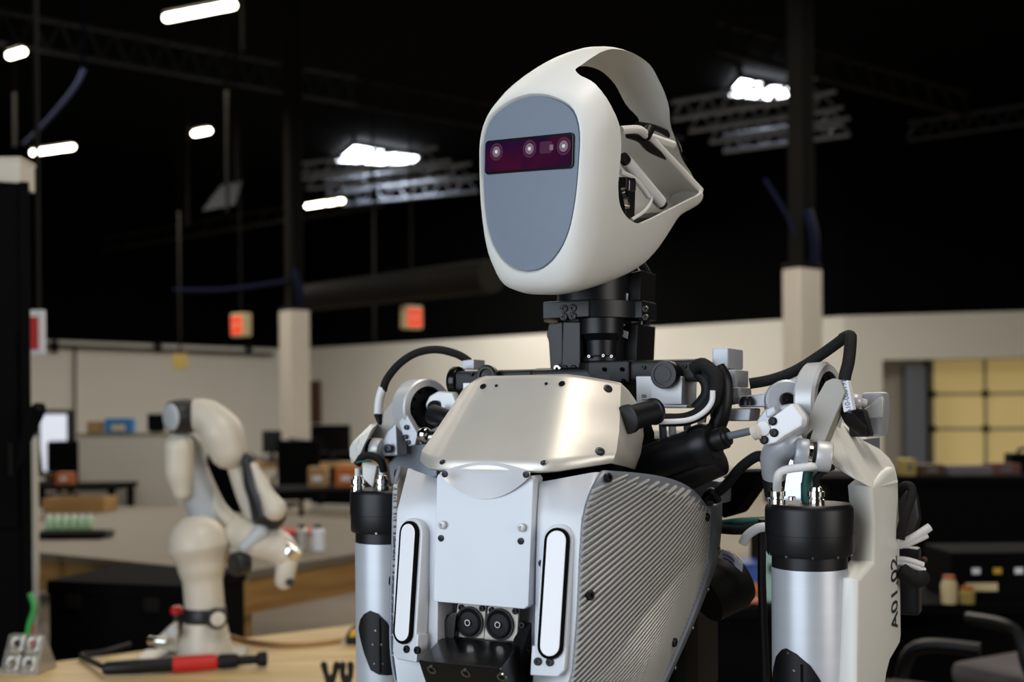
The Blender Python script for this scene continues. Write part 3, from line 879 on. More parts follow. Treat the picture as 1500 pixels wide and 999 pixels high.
# pan behind the cover, side walls of the recess
slab('recess_wall', [(643, 880), (655, 882), (655, 945), (640, 945)], -.262, .04, 'alu_cast', core, bev=.001)
slab('recess_wall', [(636, 876), (786, 884), (786, 1010), (636, 1010)], -.235, .02, 'alu_cast', core, bev=.001)
# speakers
for cx, cy, x0, x1 in ((688.5, 911, 668, 711.5), (732.5, 914, 712.5, 760)):
    y0, y1 = (884, 936) if cx < 700 else (888, 940)
    spk = slab('speaker', [(x0 + 2, y0), (x1, y0 + 2.5), (x1 - 3, y1), (x0 - 4, y1 - 3)], -.262, .004, 'speaker_plate', core, bev=.0012)
    c = Q(cx, cy, ly=-.2625)
    b = B(); b.lathe(c, FWD, [(0, .0150), (.003, .0146), (.0045, .0130), (.003, .0110), (.0035, .005), (.004, .0001)], 30); b.make('cone', 'rubber', spk)
    b = B(); b.ring(c + FWD * .0042, FWD, .0036, .0022, .0016, 20); b.make('centre_ring', 'chrome', spk)
    b = B(); b.ring(c + FWD * .0005, FWD, .0165, .0148, .002, 30); b.make('rim', 'black_plastic', spk)
    for px in (x0 + 8, x1 - 5):
        screw(spk, Q(px, y0 + 6 + (1 if px > cx else 0), ly=-.2625), FWD, .0034, 'screw_black', .002)
    B().box(Q(x0 + 13, y0 + 7, ly=-.2628), (.004, .002, .003)).make('wire_tab', 'blue_plastic', spk)
# black angular belly block
hA, hB, hC, hD = (612, 968), (640, 915), (772, 942), (733, 980)
fl = -.325
b = B()
topF = [Q(612, 968, ly=-.345), Q(733, 979, ly=-.345)]
topB = [Q(646, 934, ly=-.275), Q(764, 941, ly=-.275)]
lowF = [Q(627, 1003, ly=-.325), Q(741, 1012, ly=-.325)]
b.hull([*topF, *topB, *lowF, V(-.06, -.26, -.36), V(.055, -.26, -.36)], bev=.0025)
belly = b.make('belly_block', 'black_gloss', rb, ang=25)
slab('belly_wing', [(636, 948), (648, 914), (659, 899), (668, 904), (664, 940), (650, 952)], -.272, .02, 'black_plastic', belly, bev=.001)
b = B(); b.hull([Q(752, 935, ly=-.285), Q(772, 910, ly=-.27), Q(779, 912, ly=-.27), Q(779, 1010, ly=-.27), Q(745, 1010, ly=-.30), Q(757, 928, ly=-.28)], bev=.002); b.make('belly_side', 'black_plastic', belly)
fn = (topF[1] - topF[0]).cross(lowF[0] - topF[0]).normalized(); fn = fn if fn.y < 0 else -fn
for px, py in ((632.5, 981), (682.5, 986), (735, 992)):
    screw(belly, Q(px, py, pl=(topF[0] + fn * .0005, fn)), fn, .0052, 'screw_steel', .001)
    screw(belly, Q(px, py, pl=(topF[0] + fn * .001, fn)), fn, .0034, 'black_gloss', .001)
for px, py, ly in ((647, 905, -.2625), (660, 906, -.264), (766, 915, -.272), (773, 955, -.272)): screw(belly, Q(px, py, ly=ly - .002), FWD, .0038, 'screw_black', .003)

# ------------------------------------------------ ribbed flank panels
fe = [V(.1205, -.2520, -.0615), V(.1165, -.2680, -.078), V(.1110, -.2790, -.108), V(.1090, -.2840, -.150), V(.1080, -.2890, -.200), V(.1045, -.2950, -.255), V(.0930, -.3000, -.300), V(.0810, -.3030, -.360)]
be = [Q(1036, 742, lx=.162), Q(1036, 770, lx=.163), Q(1034, 800, lx=.163), Q(1029, 835, lx=.162), Q(1010, 890, lx=.159), Q(985, 950, lx=.154), Q(960, 1005, lx=.148), Q(935, 1060, lx=.14)]
def resamp3(pts, n):
    P_ = catmull(pts, 8); d = [0]
    for a, c in zip(P_[:-1], P_[1:]): d.append(d[-1] + (c - a).length)
    out = []; j = 0
    for i in range(n + 1):
        t = d[-1] * i / n
        while j < len(d) - 2 and d[j + 1] < t: j += 1
        f = (t - d[j]) / max(1e-9, d[j + 1] - d[j]); out.append(P_[j].lerp(P_[j + 1], f))
    return out
NT = 60
feR, beR = resamp3(fe, NT), resamp3(be, NT)
def flank(s, t):                                  # s front->back, t top->bottom (0..1)
    i = min(int(t * NT), NT - 1); f = t * NT - i
    a, c = feR[i].lerp(feR[i + 1], f), beR[i].lerp(beR[i + 1], f)
    p = a.lerp(c, s)
    p.x += .020 * math.sin(math.pi * s) * (1 - .3 * t)
    # the top edge falls towards the back in a soft bow
    p.z += .010 * math.sin(math.pi * s) * (1 - t)
    return p
def flank_n(s, t):
    e = .01
    a = flank(min(1, s + e), t) - flank(max(0, s - e), t); c = flank(s, min(1, t + e)) - flank(s, max(0, t - e))
    n = a.cross(c).normalized()
    return n if n.x > 0 else -n
for side in (1, -1):
    mx = lambda p: Vector((side * p.x, p.y, p.z))
    b = B(); b.grid([[mx(flank(i / 20, k / 30)) for i in range(21)] for k in range(31)])
    bmesh.ops.recalc_face_normals(b.bm, faces=b.bm.faces)
    fp = b.make('flank_panel', 'alu_dark', rb, ang=60)
    solid(fp, .004, -1 if side > 0 else 1)
    # each fin climbs from the front edge to the back edge
    nf = 78
    for k in range(-2, nf):
        t0 = (k + .5) / 45.0
        pts = []
        for i in range(15):
            s = i / 14
            t = t0 - .02 - .66 * (s * .72 + s * s * .28)
            pts.append((s, t))
        pts = [(s, t) for s, t in pts if .004 <= t <= .995]
        if len(pts) < 3: continue
        b = B(); rws = []
        wv = .0172
        for s, t in pts:
            p = flank(s, t); nrm = flank_n(s, t)
            q = flank(s, min(1, t + wv))
            m1 = flank(s, min(1, t + wv * .5)) + nrm * .0036
            m0 = flank(s, min(1, t + wv * .18)) + nrm * .0030
            m2 = flank(s, min(1, t + wv * .82)) + nrm * .0030
            rws.append([mx(p - nrm * .001), mx(m0), mx(m1), mx(m2), mx(q - nrm * .001)])
        b.grid(rws)
        # end caps
        for r in (0, -1):
            b.bm.verts.ensure_lookup_table()
            base = 0 if r == 0 else (len(rws) - 1) * 5
            b.bm.faces.new([b.bm.verts[base + j] for j in range(5)])
        bmesh.ops.recalc_face_normals(b.bm, faces=b.bm.faces)
        b.make('cooling_fin', 'alu_fin', fp, ang=50)
    for s, t in ((.04, .035), (.05, .42), (.93, .06), (.90, .62)):
        screw(fp, mx(flank(s, t) + flank_n(s, t) * .003), mx(flank_n(s, t)), .0050, 'screw_black', .003)
    # back flange
    b = B(); fl0 = [mx(p + Vector((-.002, .000, 0))) for p in beR]; 
    fl1 = [mx(p + Vector((.003, .012, .0))) for p in beR]
    fl2 = [mx(p + Vector((-.001, .052 - .006 * i / NT, .004))) for i, p in enumerate(beR)]
    b.grid([fl0, fl1, fl2])
    bmesh.ops.recalc_face_normals(b.bm, faces=b.bm.faces)
    fg = b.make('flank_flange', 'alu_dark', fp, ang=30)
    solid(fg, .004, 0)
    for i in (12, 24, 36, 48):
        screw(fg, mx(beR[i] + Vector((.003, .040, .003))), (side * 1, -.1, 0), .0022, 'screw_steel', .0015)

# ------------------------------------------------ waist and legs (below the picture)
waist = B().box(V(0, -.12, -.43), (.17, .22, .20), bev=.03).make('waist', 'black_anod', rb)
pelvis = B().box((0, -.09, .83), (.30, .22, .16), bev=.04).make('pelvis', 'white_shell', rb)
for s in (-1, 1):
    leg = B().capsule([(s * .12, -.09, .80), (s * .13, -.09, .62), (s * .13, -.10, .48)], [.085, .075, .06]).make('thigh', 'white_shell', rb)
    B().capsule([(s * .13, -.10, .46), (s * .13, -.08, .30), (s * .13, -.07, .12)], [.06, .055, .04]).make('shin', 'alu_cast', rb)
    B().box((s * .13, -.12, .045), (.10, .26, .09), bev=.03).make('foot', 'black_plastic', rb)

# ------------------------------------------------ arms
def arm(cx, D, ytop, side):
    C0 = Q(cx, ytop, D=D)
    k = FPX / D
    zz = lambda py: Q(cx, py, D=D).z
    view = CAML - C0; view.z = 0; view.normalize()
    right = Vector((-view.y, view.x, 0))
    hcap = .0688
    ring_ = lambda: None
    cap = B().lathe(Vector((C0.x, C0.y, C0.z - hcap)), UP, [(0, .036), (.0005, .040), (.013, .040), (.0135, .0440), (.018, .0460), (.036, .0460), (.0365, .0468), (.062, .0468), (.066, .0460), (hcap, .0430)], 44).make('shoulder_motor', 'black_anod', rb)
    for i in range(10):
        a = 2 * math.pi * i / 10
        dd = Vector((math.cos(a), math.sin(a), 0))
        screw(cap, Vector((C0.x, C0.y, C0.z - hcap + .015)) + dd * .0445, dd, .0014, 'screw_steel', .001)
    zt = C0.z - hcap
    tube = B().lathe(Vector((C0.x, C0.y, zt)), -UP, [(0, .036), (0, .0400), (.002, .0405), (.20, .0405), (.202, .036)], 48).make('upper_arm_tube', 'alu_tube', rb)
    # black inset plate wrapped on the tube
    if side > 0:
        cur = [(-80, 1002, 1040), (-74, 985, 1040), (-60, 958, 1040), (-45, 945, 1040), (-37, 942, 1040), (-20, 948, 1040), (0, 963, 1040), (12, 980, 1040), (22, 999, 1040), (30, 1030, 1040)]
    else:
        cur = [(-62, 914, 918), (-56, 902, 930), (-45, 893, 950), (-31, 887, 972), (-15, 891, 978), (0, 903, 979), (12, 918, 978), (24, 936, 976), (38, 958, 972)]
    rws = [[], [], [], []]
    fine = []
    for (a0, b0, c0), (a1, b1, c1) in zip(cur[:-1], cur[1:]):
        nn_ = max(2, int((a1 - a0) / 2.5))
        fine += [(a0 + (a1 - a0) * i / nn_, b0 + (b1 - b0) * i / nn_, c0 + (c1 - c0) * i / nn_) for i in range(nn_)]
    cur = fine + [cur[-1]]
    for ph, y0, y1 in cur:
        a = rad(ph); dd = view * math.cos(a) + right * math.sin(a)
        c = Vector((C0.x, C0.y, 0))
        p0 = c + dd * .0413 + UP * zz(y0); p1 = c + dd * .0413 + UP * zz(y1)
        rws[0].append(c + dd * .0395 + UP * zz(y0)); rws[1].append(p0); rws[2].append(p1); rws[3].append(c + dd * .0395 + UP * zz(y1))
    b = B(); b.grid(rws); bmesh.ops.recalc_face_normals(b.bm, faces=b.bm.faces)
    ins = b.make('inset_plate', 'black_plastic', tube)
    for dx, py in ((-30, 948), (-22, 972), (-26, 992), (-8, 992)) if side > 0 else ((-16, 915), (-20, 935), (-8, 935), (-18, 962), (-6, 962)):
        px = cx + dx
        a = math.asin(max(-1, min(1, dx / (.0408 * k))))
        dd = view * math.cos(a) + right * math.sin(a)
        screw(ins, Vector((C0.x, C0.y, zz(py))) + dd * .0414, dd, .0016, 'screw_steel', .001)
    # vertical seam bar on the inset
    b = B(); a = rad(-12); dd = view * math.cos(a) + right * math.sin(a)
    y0, y1 = (962, 1030) if side > 0 else (897, 975)
    c = Vector((C0.x, C0.y, 0)) + dd * .0400
    b.tube([c + UP * zz(y0), c + UP * zz(y1)], .0022, 6); b.make('seam_bar', 'black_gloss', ins)
    # cable glands
    gl = []
    for dx in ((-45, 10) if side > 0 else (-40, -5)):
        g = C0 + right * (dx / k) + view * .012
        b = B(); b.lathe(g, UP, [(-.002, .0090), (.005, .0090), (.0055, .0075), (.008, .0075), (.0082, .0092), (.0135, .0092), (.014, .0070), (.018, .0062), (.019, .0040)], 6 if False else 12)
        gl.append((g, b.make('cable_gland', 'chrome', cap)))
    # lower arm beyond the frame: elbow joint and forearm
    e = Vector((C0.x, C0.y, zt - .20))
    el = B().cyl(e + LAT * -.045 + UP * -.03, e + LAT * .045 + UP * -.03, .045, seg=28, bev=.006).make('elbow', 'black_anod', rb)
    B().capsule([e + UP * -.05, e + UP * -.17 + FWD * .02, e + UP * -.28 + FWD * .05], [.040, .036, .028]).make('forearm', 'white_shell', rb)
    B().box(e + UP * -.345 + FWD * .065, (.05, .03, .11), bev=.012).make('hand', 'black_plastic', rb)
    return C0, view, right, cap, gl, zz
CR, vR, rR, capR, glR, zR = arm(1185, 1.255, 737, 1)
CL, vL, rL, capL, glL, zL = arm(565, 1.52, 716, -1)

# right-hand (viewer) upper arm shell
LS = .333
face = [(1277, 712), (1281, 760), (1281, 822), (1257, 848), (1256, 1012), (1296, 1012), (1299, 990), (1304, 970), (1319, 944), (1320.5, 930), (1319, 820), (1316, 705), (1311, 684), (1300, 690)]
pts = pxpoly(face, lx=LS)
b = B()
b2 = bmesh.new()
vv = [b2.verts.new(p) for p in pts]
f = b2.faces.new(vv)
r = bmesh.ops.extrude_face_region(b2, geom=[f])
bmesh.ops.translate(b2, vec=(-.026, 0, 0), verts=[e for e in r['geom'] if isinstance(e, bmesh.types.BMVert)])
bmesh.ops.recalc_face_normals(b2, faces=b2.faces)
outer = [e for e in b2.edges if all(v.co.x > LS - .001 for v in e.verts)]
bmesh.ops.bevel(b2, geom=outer, offset=.006, segments=4, affect='EDGES', profile=.5)
inner = [fc for fc in b2.faces if all(v.co.x < LS - .024 for v in fc.verts)]
bmesh.ops.delete(b2, geom=inner, context='FACES_ONLY')
b.merge(b2)
shellR = b.make('arm_shell', 'white_shell', rb, ang=35)
solid(shellR, .003, -1)
th_ = rad(40); z_f = Q(1290, 712, lx=LS).z
PLU = (Vector((LS, 0, z_f)), Vector((math.cos(th_), 0, math.sin(th_))))
up_ = [Q(x, y, pl=PLU) for x, y in ((1229, 618), (1236, 620), (1270, 641), (1303, 671), (1311, 684), (1316, 707), (1279, 716), (1252, 702), (1236, 684), (1230, 655))]
lf_ = [Q(x, y, ly=up_[8].y + dy) for x, y, dy in ((1203, 673, .004), (1206, 652, .010), (1221, 617, .035), (1224, 685, .0))]
b = B(); b.hull(up_ + lf_ + [p + Vector((-.012, .02, -.012)) for p in up_[2:6]], bev=.005, seg=3); b.make('shell_top', 'white_shell', shellR, ang=50)
for px, py in ((1272, 693), (1302, 689)):
    screw(shellR, Q(px, py, pl=PLU), PLU[1], .0055, 'white_shell', .0016)
b = B(); b.box(Q(1262, 790, lx=.300) + Vector((0, .06, 0)), (.004, .10, .24)); b.make('shell_liner', 'alu_dark', shellR)
tm = text_mesh('A01.02', 1.0, .0, .010)
xs = [v.co.x for v in tm.vertices]; ys = [v.co.y for v in tm.vertices]
p_lo, p_hi = Q(1310.5, 924, lx=LS + .0006), Q(1310.5, 816, lx=LS + .0006)
cc = (p_lo + p_hi) / 2
sx_ = (p_hi.z - p_lo.z) / (max(xs) - min(xs)); sy_ = .042 / (max(ys) - min(ys))
Mt = axes(cc, (0, 0, 1), (0, -1, 0)) @ Matrix.Diagonal((sx_, sy_, 1, 1)) @ Matrix.Translation((-(max(xs) + min(xs)) / 2, -(max(ys) + min(ys)) / 2, 0))
tm.transform(Mt)
link('lettering', tm, 'ink', shellR)

# ------------------------------------------------ viewer-right shoulder
gb = slab('girdle_block', [(1043, 509), (1067, 509), (1067, 540), (1043, 541)], 0, .058, 'alu_cast', D=1.315)
slab('girdle_step', [(1056, 541), (1078, 541), (1078, 567), (1056, 567)], 0, .05, 'alu_cast', gb, D=1.315)
slab('girdle_bracket', [(1072, 567), (1082, 567), (1084, 592), (1052, 592), (1052, 585), (1072, 583)], 0, .05, 'alu_cast', gb, D=1.31)
slab('girdle_foot', [(1052, 598), (1100, 598), (1098, 617), (1050, 617)], 0, .04, 'alu_cast', gb, D=1.30)
slab('girdle_arm', [(1080, 581), (1128, 575), (1132, 596), (1082, 597)], 0, .03, 'alu_cast', gb, D=1.30)
slab('sensor_block', [(1055, 568), (1072, 568), (1071, 593), (1054, 593)], 0, .02, 'black_plastic', gb, D=1.305)
screw(gb, Q(1063, 582, D=1.30), FWD, .0024, 'screw_steel', .002)
b = B(); b.lathe(Q(1094, 586, D=1.298), UP, [(-.006, .008), (.000, .008), (.004, .005)], 14); b.make('bolt', 'screw_dark', gb)
axR = wdir(.80, -.60)
# yoke disc with dark bolt
axY = wdir(-.10, -.99, .05)
cY = Q(1152, 586, D=1.275)
yk = B().lathe(cY + axY * .004, -axY, [(0, .020), (.002, .0225), (.03, .0225), (.034, .020)], 32).make('shoulder_yoke', 'alu_cast', rb)
b = B(); b.lathe(cY + axY * .0045, axY, [(-.002, .0082), (.002, .0080), (.0025, .0058), (.001, .0050), (.001, .003), (.0025, .002)], 20); b.make('yoke_bolt', 'screw_black', yk)
slab('yoke_arm', [(1140, 560), (1168, 553), (1180, 560), (1182, 610), (1165, 600), (1150, 604)], 0, .035, 'alu_cast', yk, D=1.283)
# ring of the shoulder joint
cR = Q(1215, 590, D=1.285)
rg = B(); rg.ring(cR - axR * .024, axR, .0455, .035, .024, 56, bev=.003); rg = rg.make('shoulder_ring', 'alu_light', rb)
b = B(); b.ring(cR - axR * .004, axR, .0352, .020, .003, 48); b.make('ring_bearing', 'black_anod', rg)
for i in range(12):
    a = 2 * math.pi * i / 12; u, v, _ = frame(axR)
    screw(rg, cR - axR * .0012 + (u * math.cos(a) + v * math.sin(a)) * .0285, axR, .0026, 'black_matte', .001)
b = B(); b.lathe(cR - axR * .022, axR, [(0, .0352), (.010, .0352)], 40); b.make('ring_backing', 'black_plastic', rg)
# long link arm down to the fork
lk = slab('shoulder_link', [(1209, 559), (1220, 554), (1231, 557), (1238, 575), (1227, 602), (1215, 630), (1206, 652), (1203, 676), (1184, 678), (1183, 655), (1190, 630), (1178, 640), (1170, 656), (1168, 676), (1158, 674), (1160, 657), (1172, 638), (1184, 612), (1197, 580)], 0, .030, 'alu_warm', D=1.243, bev=.0012)
b = B(); p = Q(1170, 664, D=1.240); q = Q(1202, 668, D=1.236); d = (q - p).normalized()
b.cyl(p - d * .004, p + d * .010, .0165, seg=28, bev=.002); b.make('fork_knuckle', 'alu_cast', lk)
b = B(); b.cyl(p + d * .0100, p + d * .0140, .0120, seg=24); b.make('fork_washer', 'chrome', lk)
b = B(); b.cyl(p + d * .0140, p + d * .0175, .0140, seg=24); b.make('fork_seal', 'rubber', lk)
b = B(); b.cyl(p + d * .0175, p + d * .034, .0165, seg=28, bev=.002); b.make('fork_knuckle', 'alu_light', lk)
slab('fork_web', [(1166, 660), (1164, 645), (1188, 605), (1195, 610), (1176, 655)], 0, .02, 'alu_cast', lk, D=1.252, bev=.002)
# white clevis with three screws
cl = slab('clevis', [(1112, 622), (1121, 618), (1160, 590), (1176, 612), (1175, 624), (1146, 641), (1136, 649), (1120, 653), (1111, 648)], 0, .022, 'strip_white', D=1.222, bev=.003)
slab('clevis_body', [(1107, 616), (1120, 598), (1132, 596), (1162, 590), (1180, 612), (1176, 634), (1150, 652), (1120, 655), (1108, 640)], 0, .035, 'alu_cast', cl, D=1.245, bev=.004)
slab('clevis_lug', [(1121, 600), (1134, 594), (1138, 604), (1130, 611), (1122, 612)], 0, .02, 'alu_cast', cl, D=1.232, bev=.002)
nC = FWD
lyc = Q(1140, 622, D=1.222).y - .0006
for px, py in ((1132, 617), (1134, 634), (1119.5, 644.5)): screw(cl, Q(px, py, ly=lyc), FWD, .0046, 'screw_black', .002)
b = B(); b.lathe(Q(1118, 628, ly=lyc), FWD, [(0, .0078), (.002, .0076), (.003, .006)], 24); b.make('pivot_cap', 'label_white', cl)
# elbow pipe under the clevis
b = B(); b.tube([Q(1170, 640, D=1.25), Q(1150, 650, D=1.25), Q(1136, 668, D=1.262), Q(1134, 700, D=1.272)], .018, 24, rr=[.011, .0165, .0160, .0125]); b.make('gland_elbow', 'alu_cast', cl)
b = B(); b.lathe(Q(1134, 693, D=1.272), UP, [(-.008, .011), (-.002, .0135), (.005, .0135), (.010, .012)], 24); b.make('elbow_collar', 'alu_cast', cl)
b = B(); b.lathe(Q(1134, 712, D=1.275), UP, [(-.012, .010), (.010, .013)], 20); b.make('rubber_boot', 'rubber', cl)
# cables at the glands
b = B(); b.tube([glR[0][0] + UP * .012, Q(1139, 702, D=1.232), Q(1143, 692, D=1.228), Q(1156, 687, D=1.226), Q(1180, 684, D=1.226), Q(1204, 680, D=1.236), Q(1214, 678, D=1.265)], .0046, 10); b.make('cable', 'cable_white', capR)
b = B(); b.tube([glR[1][0] + UP * .012, Q(1196, 702, D=1.25), Q(1204, 692, D=1.25), Q(1220, 684, D=1.255)], .0036, 10); b.make('cable', 'braid', capR)
b = B(); b.tube([Q(1182, 738, D=1.262), Q(1181, 715, D=1.262), Q(1184, 690, D=1.262)], .0055, 10); b.make('cable', 'cable_teal', capR)
b = B(); b.box(Q(1181, 720, D=1.265), (.010, .010, .02), bev=.001); b.make('connector', 'black_plastic', capR)
screw(capR, Q(1160, 731, D=1.245), UP, .0040, 'chrome', .003)
# linear actuators from the chest to the clevis
b = B(); p, q = Q(918, 690, D=1.335), Q(1046, 646, D=1.270); d = (q - p).normalized()
act = B().lathe(p, d, [(0, .021), ((q - p).length - .022, .0215), ((q - p).length - .021, .0235), ((q - p).length - .006, .0235), ((q - p).length, .020)], 32).make('shoulder_actuator', 'black_anod', rb)
b = B(); b.lathe(q, d, [(0, .0125), (.014, .0125), (.0145, .010), (.018, .010)], 24); b.make('actuator_nose', 'black_plastic', act)
b = B(); b.cyl(q + d * .018, Q(1106, 630, D=1.232), .0042, seg=14); b.make('piston_rod', 'alu_dark', act)
b = B(); e = Q(1106, 633, D=1.230); b.lathe(e - d * .003, d, [(0, .006), (.001, .0085), (.007, .0085), (.008, .006)], 16); b.make('rod_eye', 'speaker_plate', act)
b = B(); b.cyl(Q(925, 730, D=1.36), Q(1055, 672, D=1.29), .019, seg=24, bev=.003); b.make('rear_actuator', 'black_plastic', act)
p, q = Q(917, 615, D=1.232), Q(960, 602, D=1.262); d = (q - p).normalized()
can = B().lathe(p, d, [(0, .0130), (.001, .0158), (.006, .0158), (.0065, .0135), ((q - p).length - .005, .0135), ((q - p).length - .004, .0150), ((q - p).length, .0145)], 28).make('strobe_can', 'black_anod', rb)
# crossbar with cameras
bar = B(); bar.tube([Q(868, 548, ly=-.055), Q(925, 544, ly=-.055)], .012, 12); bar.box(Q(898, 546, ly=-.055), (.055, .03, .028), bev=.004); bar = bar.make('camera_bar', 'black_plastic', rb)
for px, py in ((885, 541), (911, 541), (913, 558), (885, 560)): screw(bar, Q(px, py, ly=-.0715), FWD, .0025, 'black_matte', .0012)
b = B(); b.box((Q(928, 545, ly=-.06) + Q(1036, 542, ly=-.06)) / 2, ((Q(1036, 542, ly=-.06) - Q(928, 545, ly=-.06)).x, .03, .026), bev=.006); b.make('bar_arm', 'black_plastic', bar)
cb = slab('camera_box', [(931, 551), (1000, 551), (999, 593), (932, 592)], -.082, .05, 'alu_light', bar, bev=.0015)
slab('camera_face', [(954, 551), (999, 551), (998, 592), (954, 592)], -.0835, .004, 'strip_white', bar, bev=.0008)
slab('camera_edge', [(966, 593), (1006, 593), (1006, 598), (966, 598)], -.084, .05, 'alu_cast', bar, bev=.001)
c = Q(977, 549, ly=-.084)
b = B(); b.lathe(c, FWD, [(-.012, .0155), (.010, .0160), (.012, .0150), (.012, .0115), (.0108, .0112), (.0108, .009), (.0116, .0088), (.0116, .0001)], 36); b.make('camera_lens', 'black_anod', bar)
for px, py in ((943, 538), (963, 535), (1003, 536)): screw(bar, Q(px, py, ly=-.0755), FWD, .0026, 'screw_black', .002)
tm = text_mesh('81', .0085); tm.transform(axes(Q(943, 583, ly=-.0826), (0, 0, -1), (1, 0, 0))); link('lettering', tm, 'ink', bar)
# tangle of cables right of the camera
b = B(); b.tube([Q(1016, 540, D=1.28), Q(1030, 534, D=1.27), Q(1048, 552, D=1.262), Q(1046, 580, D=1.262), Q(1030, 602, D=1.268), Q(1004, 614, D=1.275), Q(970, 615, D=1.28)], .0075, 12); b.make('cable_bundle', 'braid', bar)
b = B(); b.tube([Q(1024, 545, D=1.29), Q(1036, 560, D=1.282), Q(1036, 580, D=1.282), Q(1020, 600, D=1.285)], .008, 12); b.make('cable_bundle', 'rubber', bar)
b = B(); b.tube([Q(1044, 572, D=1.254), Q(1042, 590, D=1.254), Q(1028, 606, D=1.256), Q(1004, 616, D=1.26), Q(960, 618, D=1.265)], .0030, 10); b.make('cable', 'cable_white', bar)
b = B(); b.tube([Q(1050, 540, D=1.29), Q(1060, 560, D=1.285), Q(1058, 600, D=1.285), Q(1050, 625, D=1.29)], .010, 12); b.make('cable_bundle', 'black_plastic', bar)
slab('copper_lug', [(1040, 604), (1050, 601), (1048, 610), (1040, 611)], 0, .006, 'yellow_sign', bar, bev=.0005, D=1.29)
slab('lug_plate', [(1022, 612), (1034, 606), (1030, 630), (1020, 632)], 0, .006, 'alu_dark', bar, bev=.0005, D=1.31)
for px in (970, 984, 1006):
    b = B(); b.tube([Q(px, 615, D=1.30), Q(px + 2, 645, D=1.31)], .0045, 8); b.make('cable', 'cable_white' if px == 984 else 'alu_dark', bar)
# hump cable over the shoulder with its tag
hc = B(); hc.tube([Q(1098, 562, D=1.31), Q(1130, 556, D=1.305), Q(1165, 543, D=1.30), Q(1205, 518, D=1.29), Q(1238, 494, D=1.275)], .0062, 12); hc = hc.make('arm_harness', 'braid', rb)
b = B(); b.tube([Q(1233, 497, D=1.276), Q(1244, 492, D=1.27), Q(1246, 500, D=1.262), Q(1243, 530, D=1.255), Q(1237, 560, D=1.25), Q(1242, 608, D=1.25), Q(1262, 630, D=1.27)], .0068, 12); b.make('harness_drop', 'braid', hc)
tg = slab('cable_tag', [(1228, 559), (1242, 557), (1250, 600), (1236, 604)], 0, .0145, 'label_white', hc, bev=.0005, D=1.232)
lyt = Q(1239, 580, D=1.232).y - .0004
tm = text_mesh('A10-000195', .0075)
a0, a1 = Q(1243.5, 601, ly=lyt), Q(1235.5, 560, ly=lyt)
tm.transform(axes((a0 + a1) / 2, a1 - a0, Vector((0, -1, 0)).cross(a1 - a0))); link('lettering', tm, 'ink_blue', hc)
# rear bracket seen past the link
rbk = slab('rear_bracket', [(1262, 575), (1294, 574), (1295, 600), (1292, 639), (1272, 640), (1260, 628)], 0, .04, 'alu_cast', D=1.36, bev=.004)
slab('rear_cap', [(1264, 600), (1276, 592), (1290, 580), (1294, 584), (1292, 612), (1268, 614)], 0, .012, 'alu_light', rbk, D=1.345, bev=.004)
b = B(); b.sphere(Q(1253, 588, D=1.34), .009); b.make('ball_joint', 'alu_light', rbk)
b = B(); b.cyl(Q(1244, 584, D=1.34), Q(1268, 592, D=1.34), .0055, seg=14); b.make('joint_pin', 'alu_light', rbk)
slab('rear_block', [(1240, 596), (1264, 600), (1274, 640), (1244, 640)], 0, .03, 'black_plastic', rbk, D=1.33, bev=.003)

# ------------------------------------------------ viewer-left shoulder
axL = wdir(.616, -.788, .0)
cLr = Q(628, 598, D=1.50)
rgl = B(); rgl.ring(cLr - axL * .030, axL, .0385, .0285, .030, 56, bev=.002); rgl = rgl.make('shoulder_ring', 'alu_light', rb)
b = B(); b.ring(cLr - axL * .006, axL, .0290, .012, .003, 44); b.make('ring_bearing', 'black_anod', rgl)
b = B(); b.lathe(cLr - axL * .026, axL, [(0, .0285), (.010, .0285)], 40); b.make('ring_backing', 'black_plastic', rgl)
u_, v_, _ = frame(axL)
for i in range(12):
    a = 2 * math.pi * i / 12
    screw(rgl, cLr - axL * .0032 + (u_ * math.cos(a) + v_ * math.sin(a)) * .0235, axL, .0024, 'black_matte', .001)
slab('ring_plate', [(594, 604), (612, 636), (608, 652), (598, 654), (590, 640), (583, 618)], 0, .012, 'alu_cast', rgl, D=1.478, bev=.002)
for px, py in ((595, 626), (593, 640), (598, 648), (605, 634)): screw(rgl, Q(px, py, D=1.4765), FWD, .0032, 'screw_dark', .001)
ykl = slab('shoulder_yoke', [(624, 600), (622, 592), (628, 580), (640, 573), (662, 574), (668, 590), (655, 615), (640, 625), (628, 618)], 0, .016, 'alu_light', D=1.455, bev=.003)
b = B(); b.lathe(Q(637, 598, D=1.452), wdir(.3, -.95), [(-.002, .010), (.002, .0098), (.003, .007), (.001, .006), (.001, .003)], 22); b.make('yoke_bolt', 'screw_dark', ykl)
p, q = Q(632, 606, D=1.44), Q(690, 628, D=1.40)
b = B(); b.cyl(p, q, .0125, seg=20, bev=.002); b.make('actuator', 'black_anod', ykl)
b = B(); b.sphere(Q(622, 637, D=1.445), .010); b.make('rod_ball', 'chrome', ykl)
b = B(); b.cyl(Q(620, 642, D=1.45), Q(640, 640, D=1.44), .008, seg=14); b.make('rod_end', 'screw_steel', ykl)
lkl = slab('shoulder_link', [(583, 575), (592, 567), (596, 590), (580, 620), (562, 644), (550, 656), (530, 652), (545, 622)], 0, .03, 'alu_warm', D=1.53, bev=.003)
slab('link_clevis', [(547, 650), (560, 645), (566, 632), (580, 618), (582, 668), (548, 668)], 0, .025, 'alu_cast', lkl, D=1.515, bev=.003)
b = B(); b.cyl(Q(529, 655, D=1.53), Q(542, 657, D=1.525), .015, seg=24, bev=.002); b.make('fork_knuckle', 'alu_light', lkl)
b = B(); b.cyl(Q(542, 657, D=1.525), Q(546, 657.5, D=1.523), .0135, seg=24); b.make('fork_seal', 'rubber', lkl)
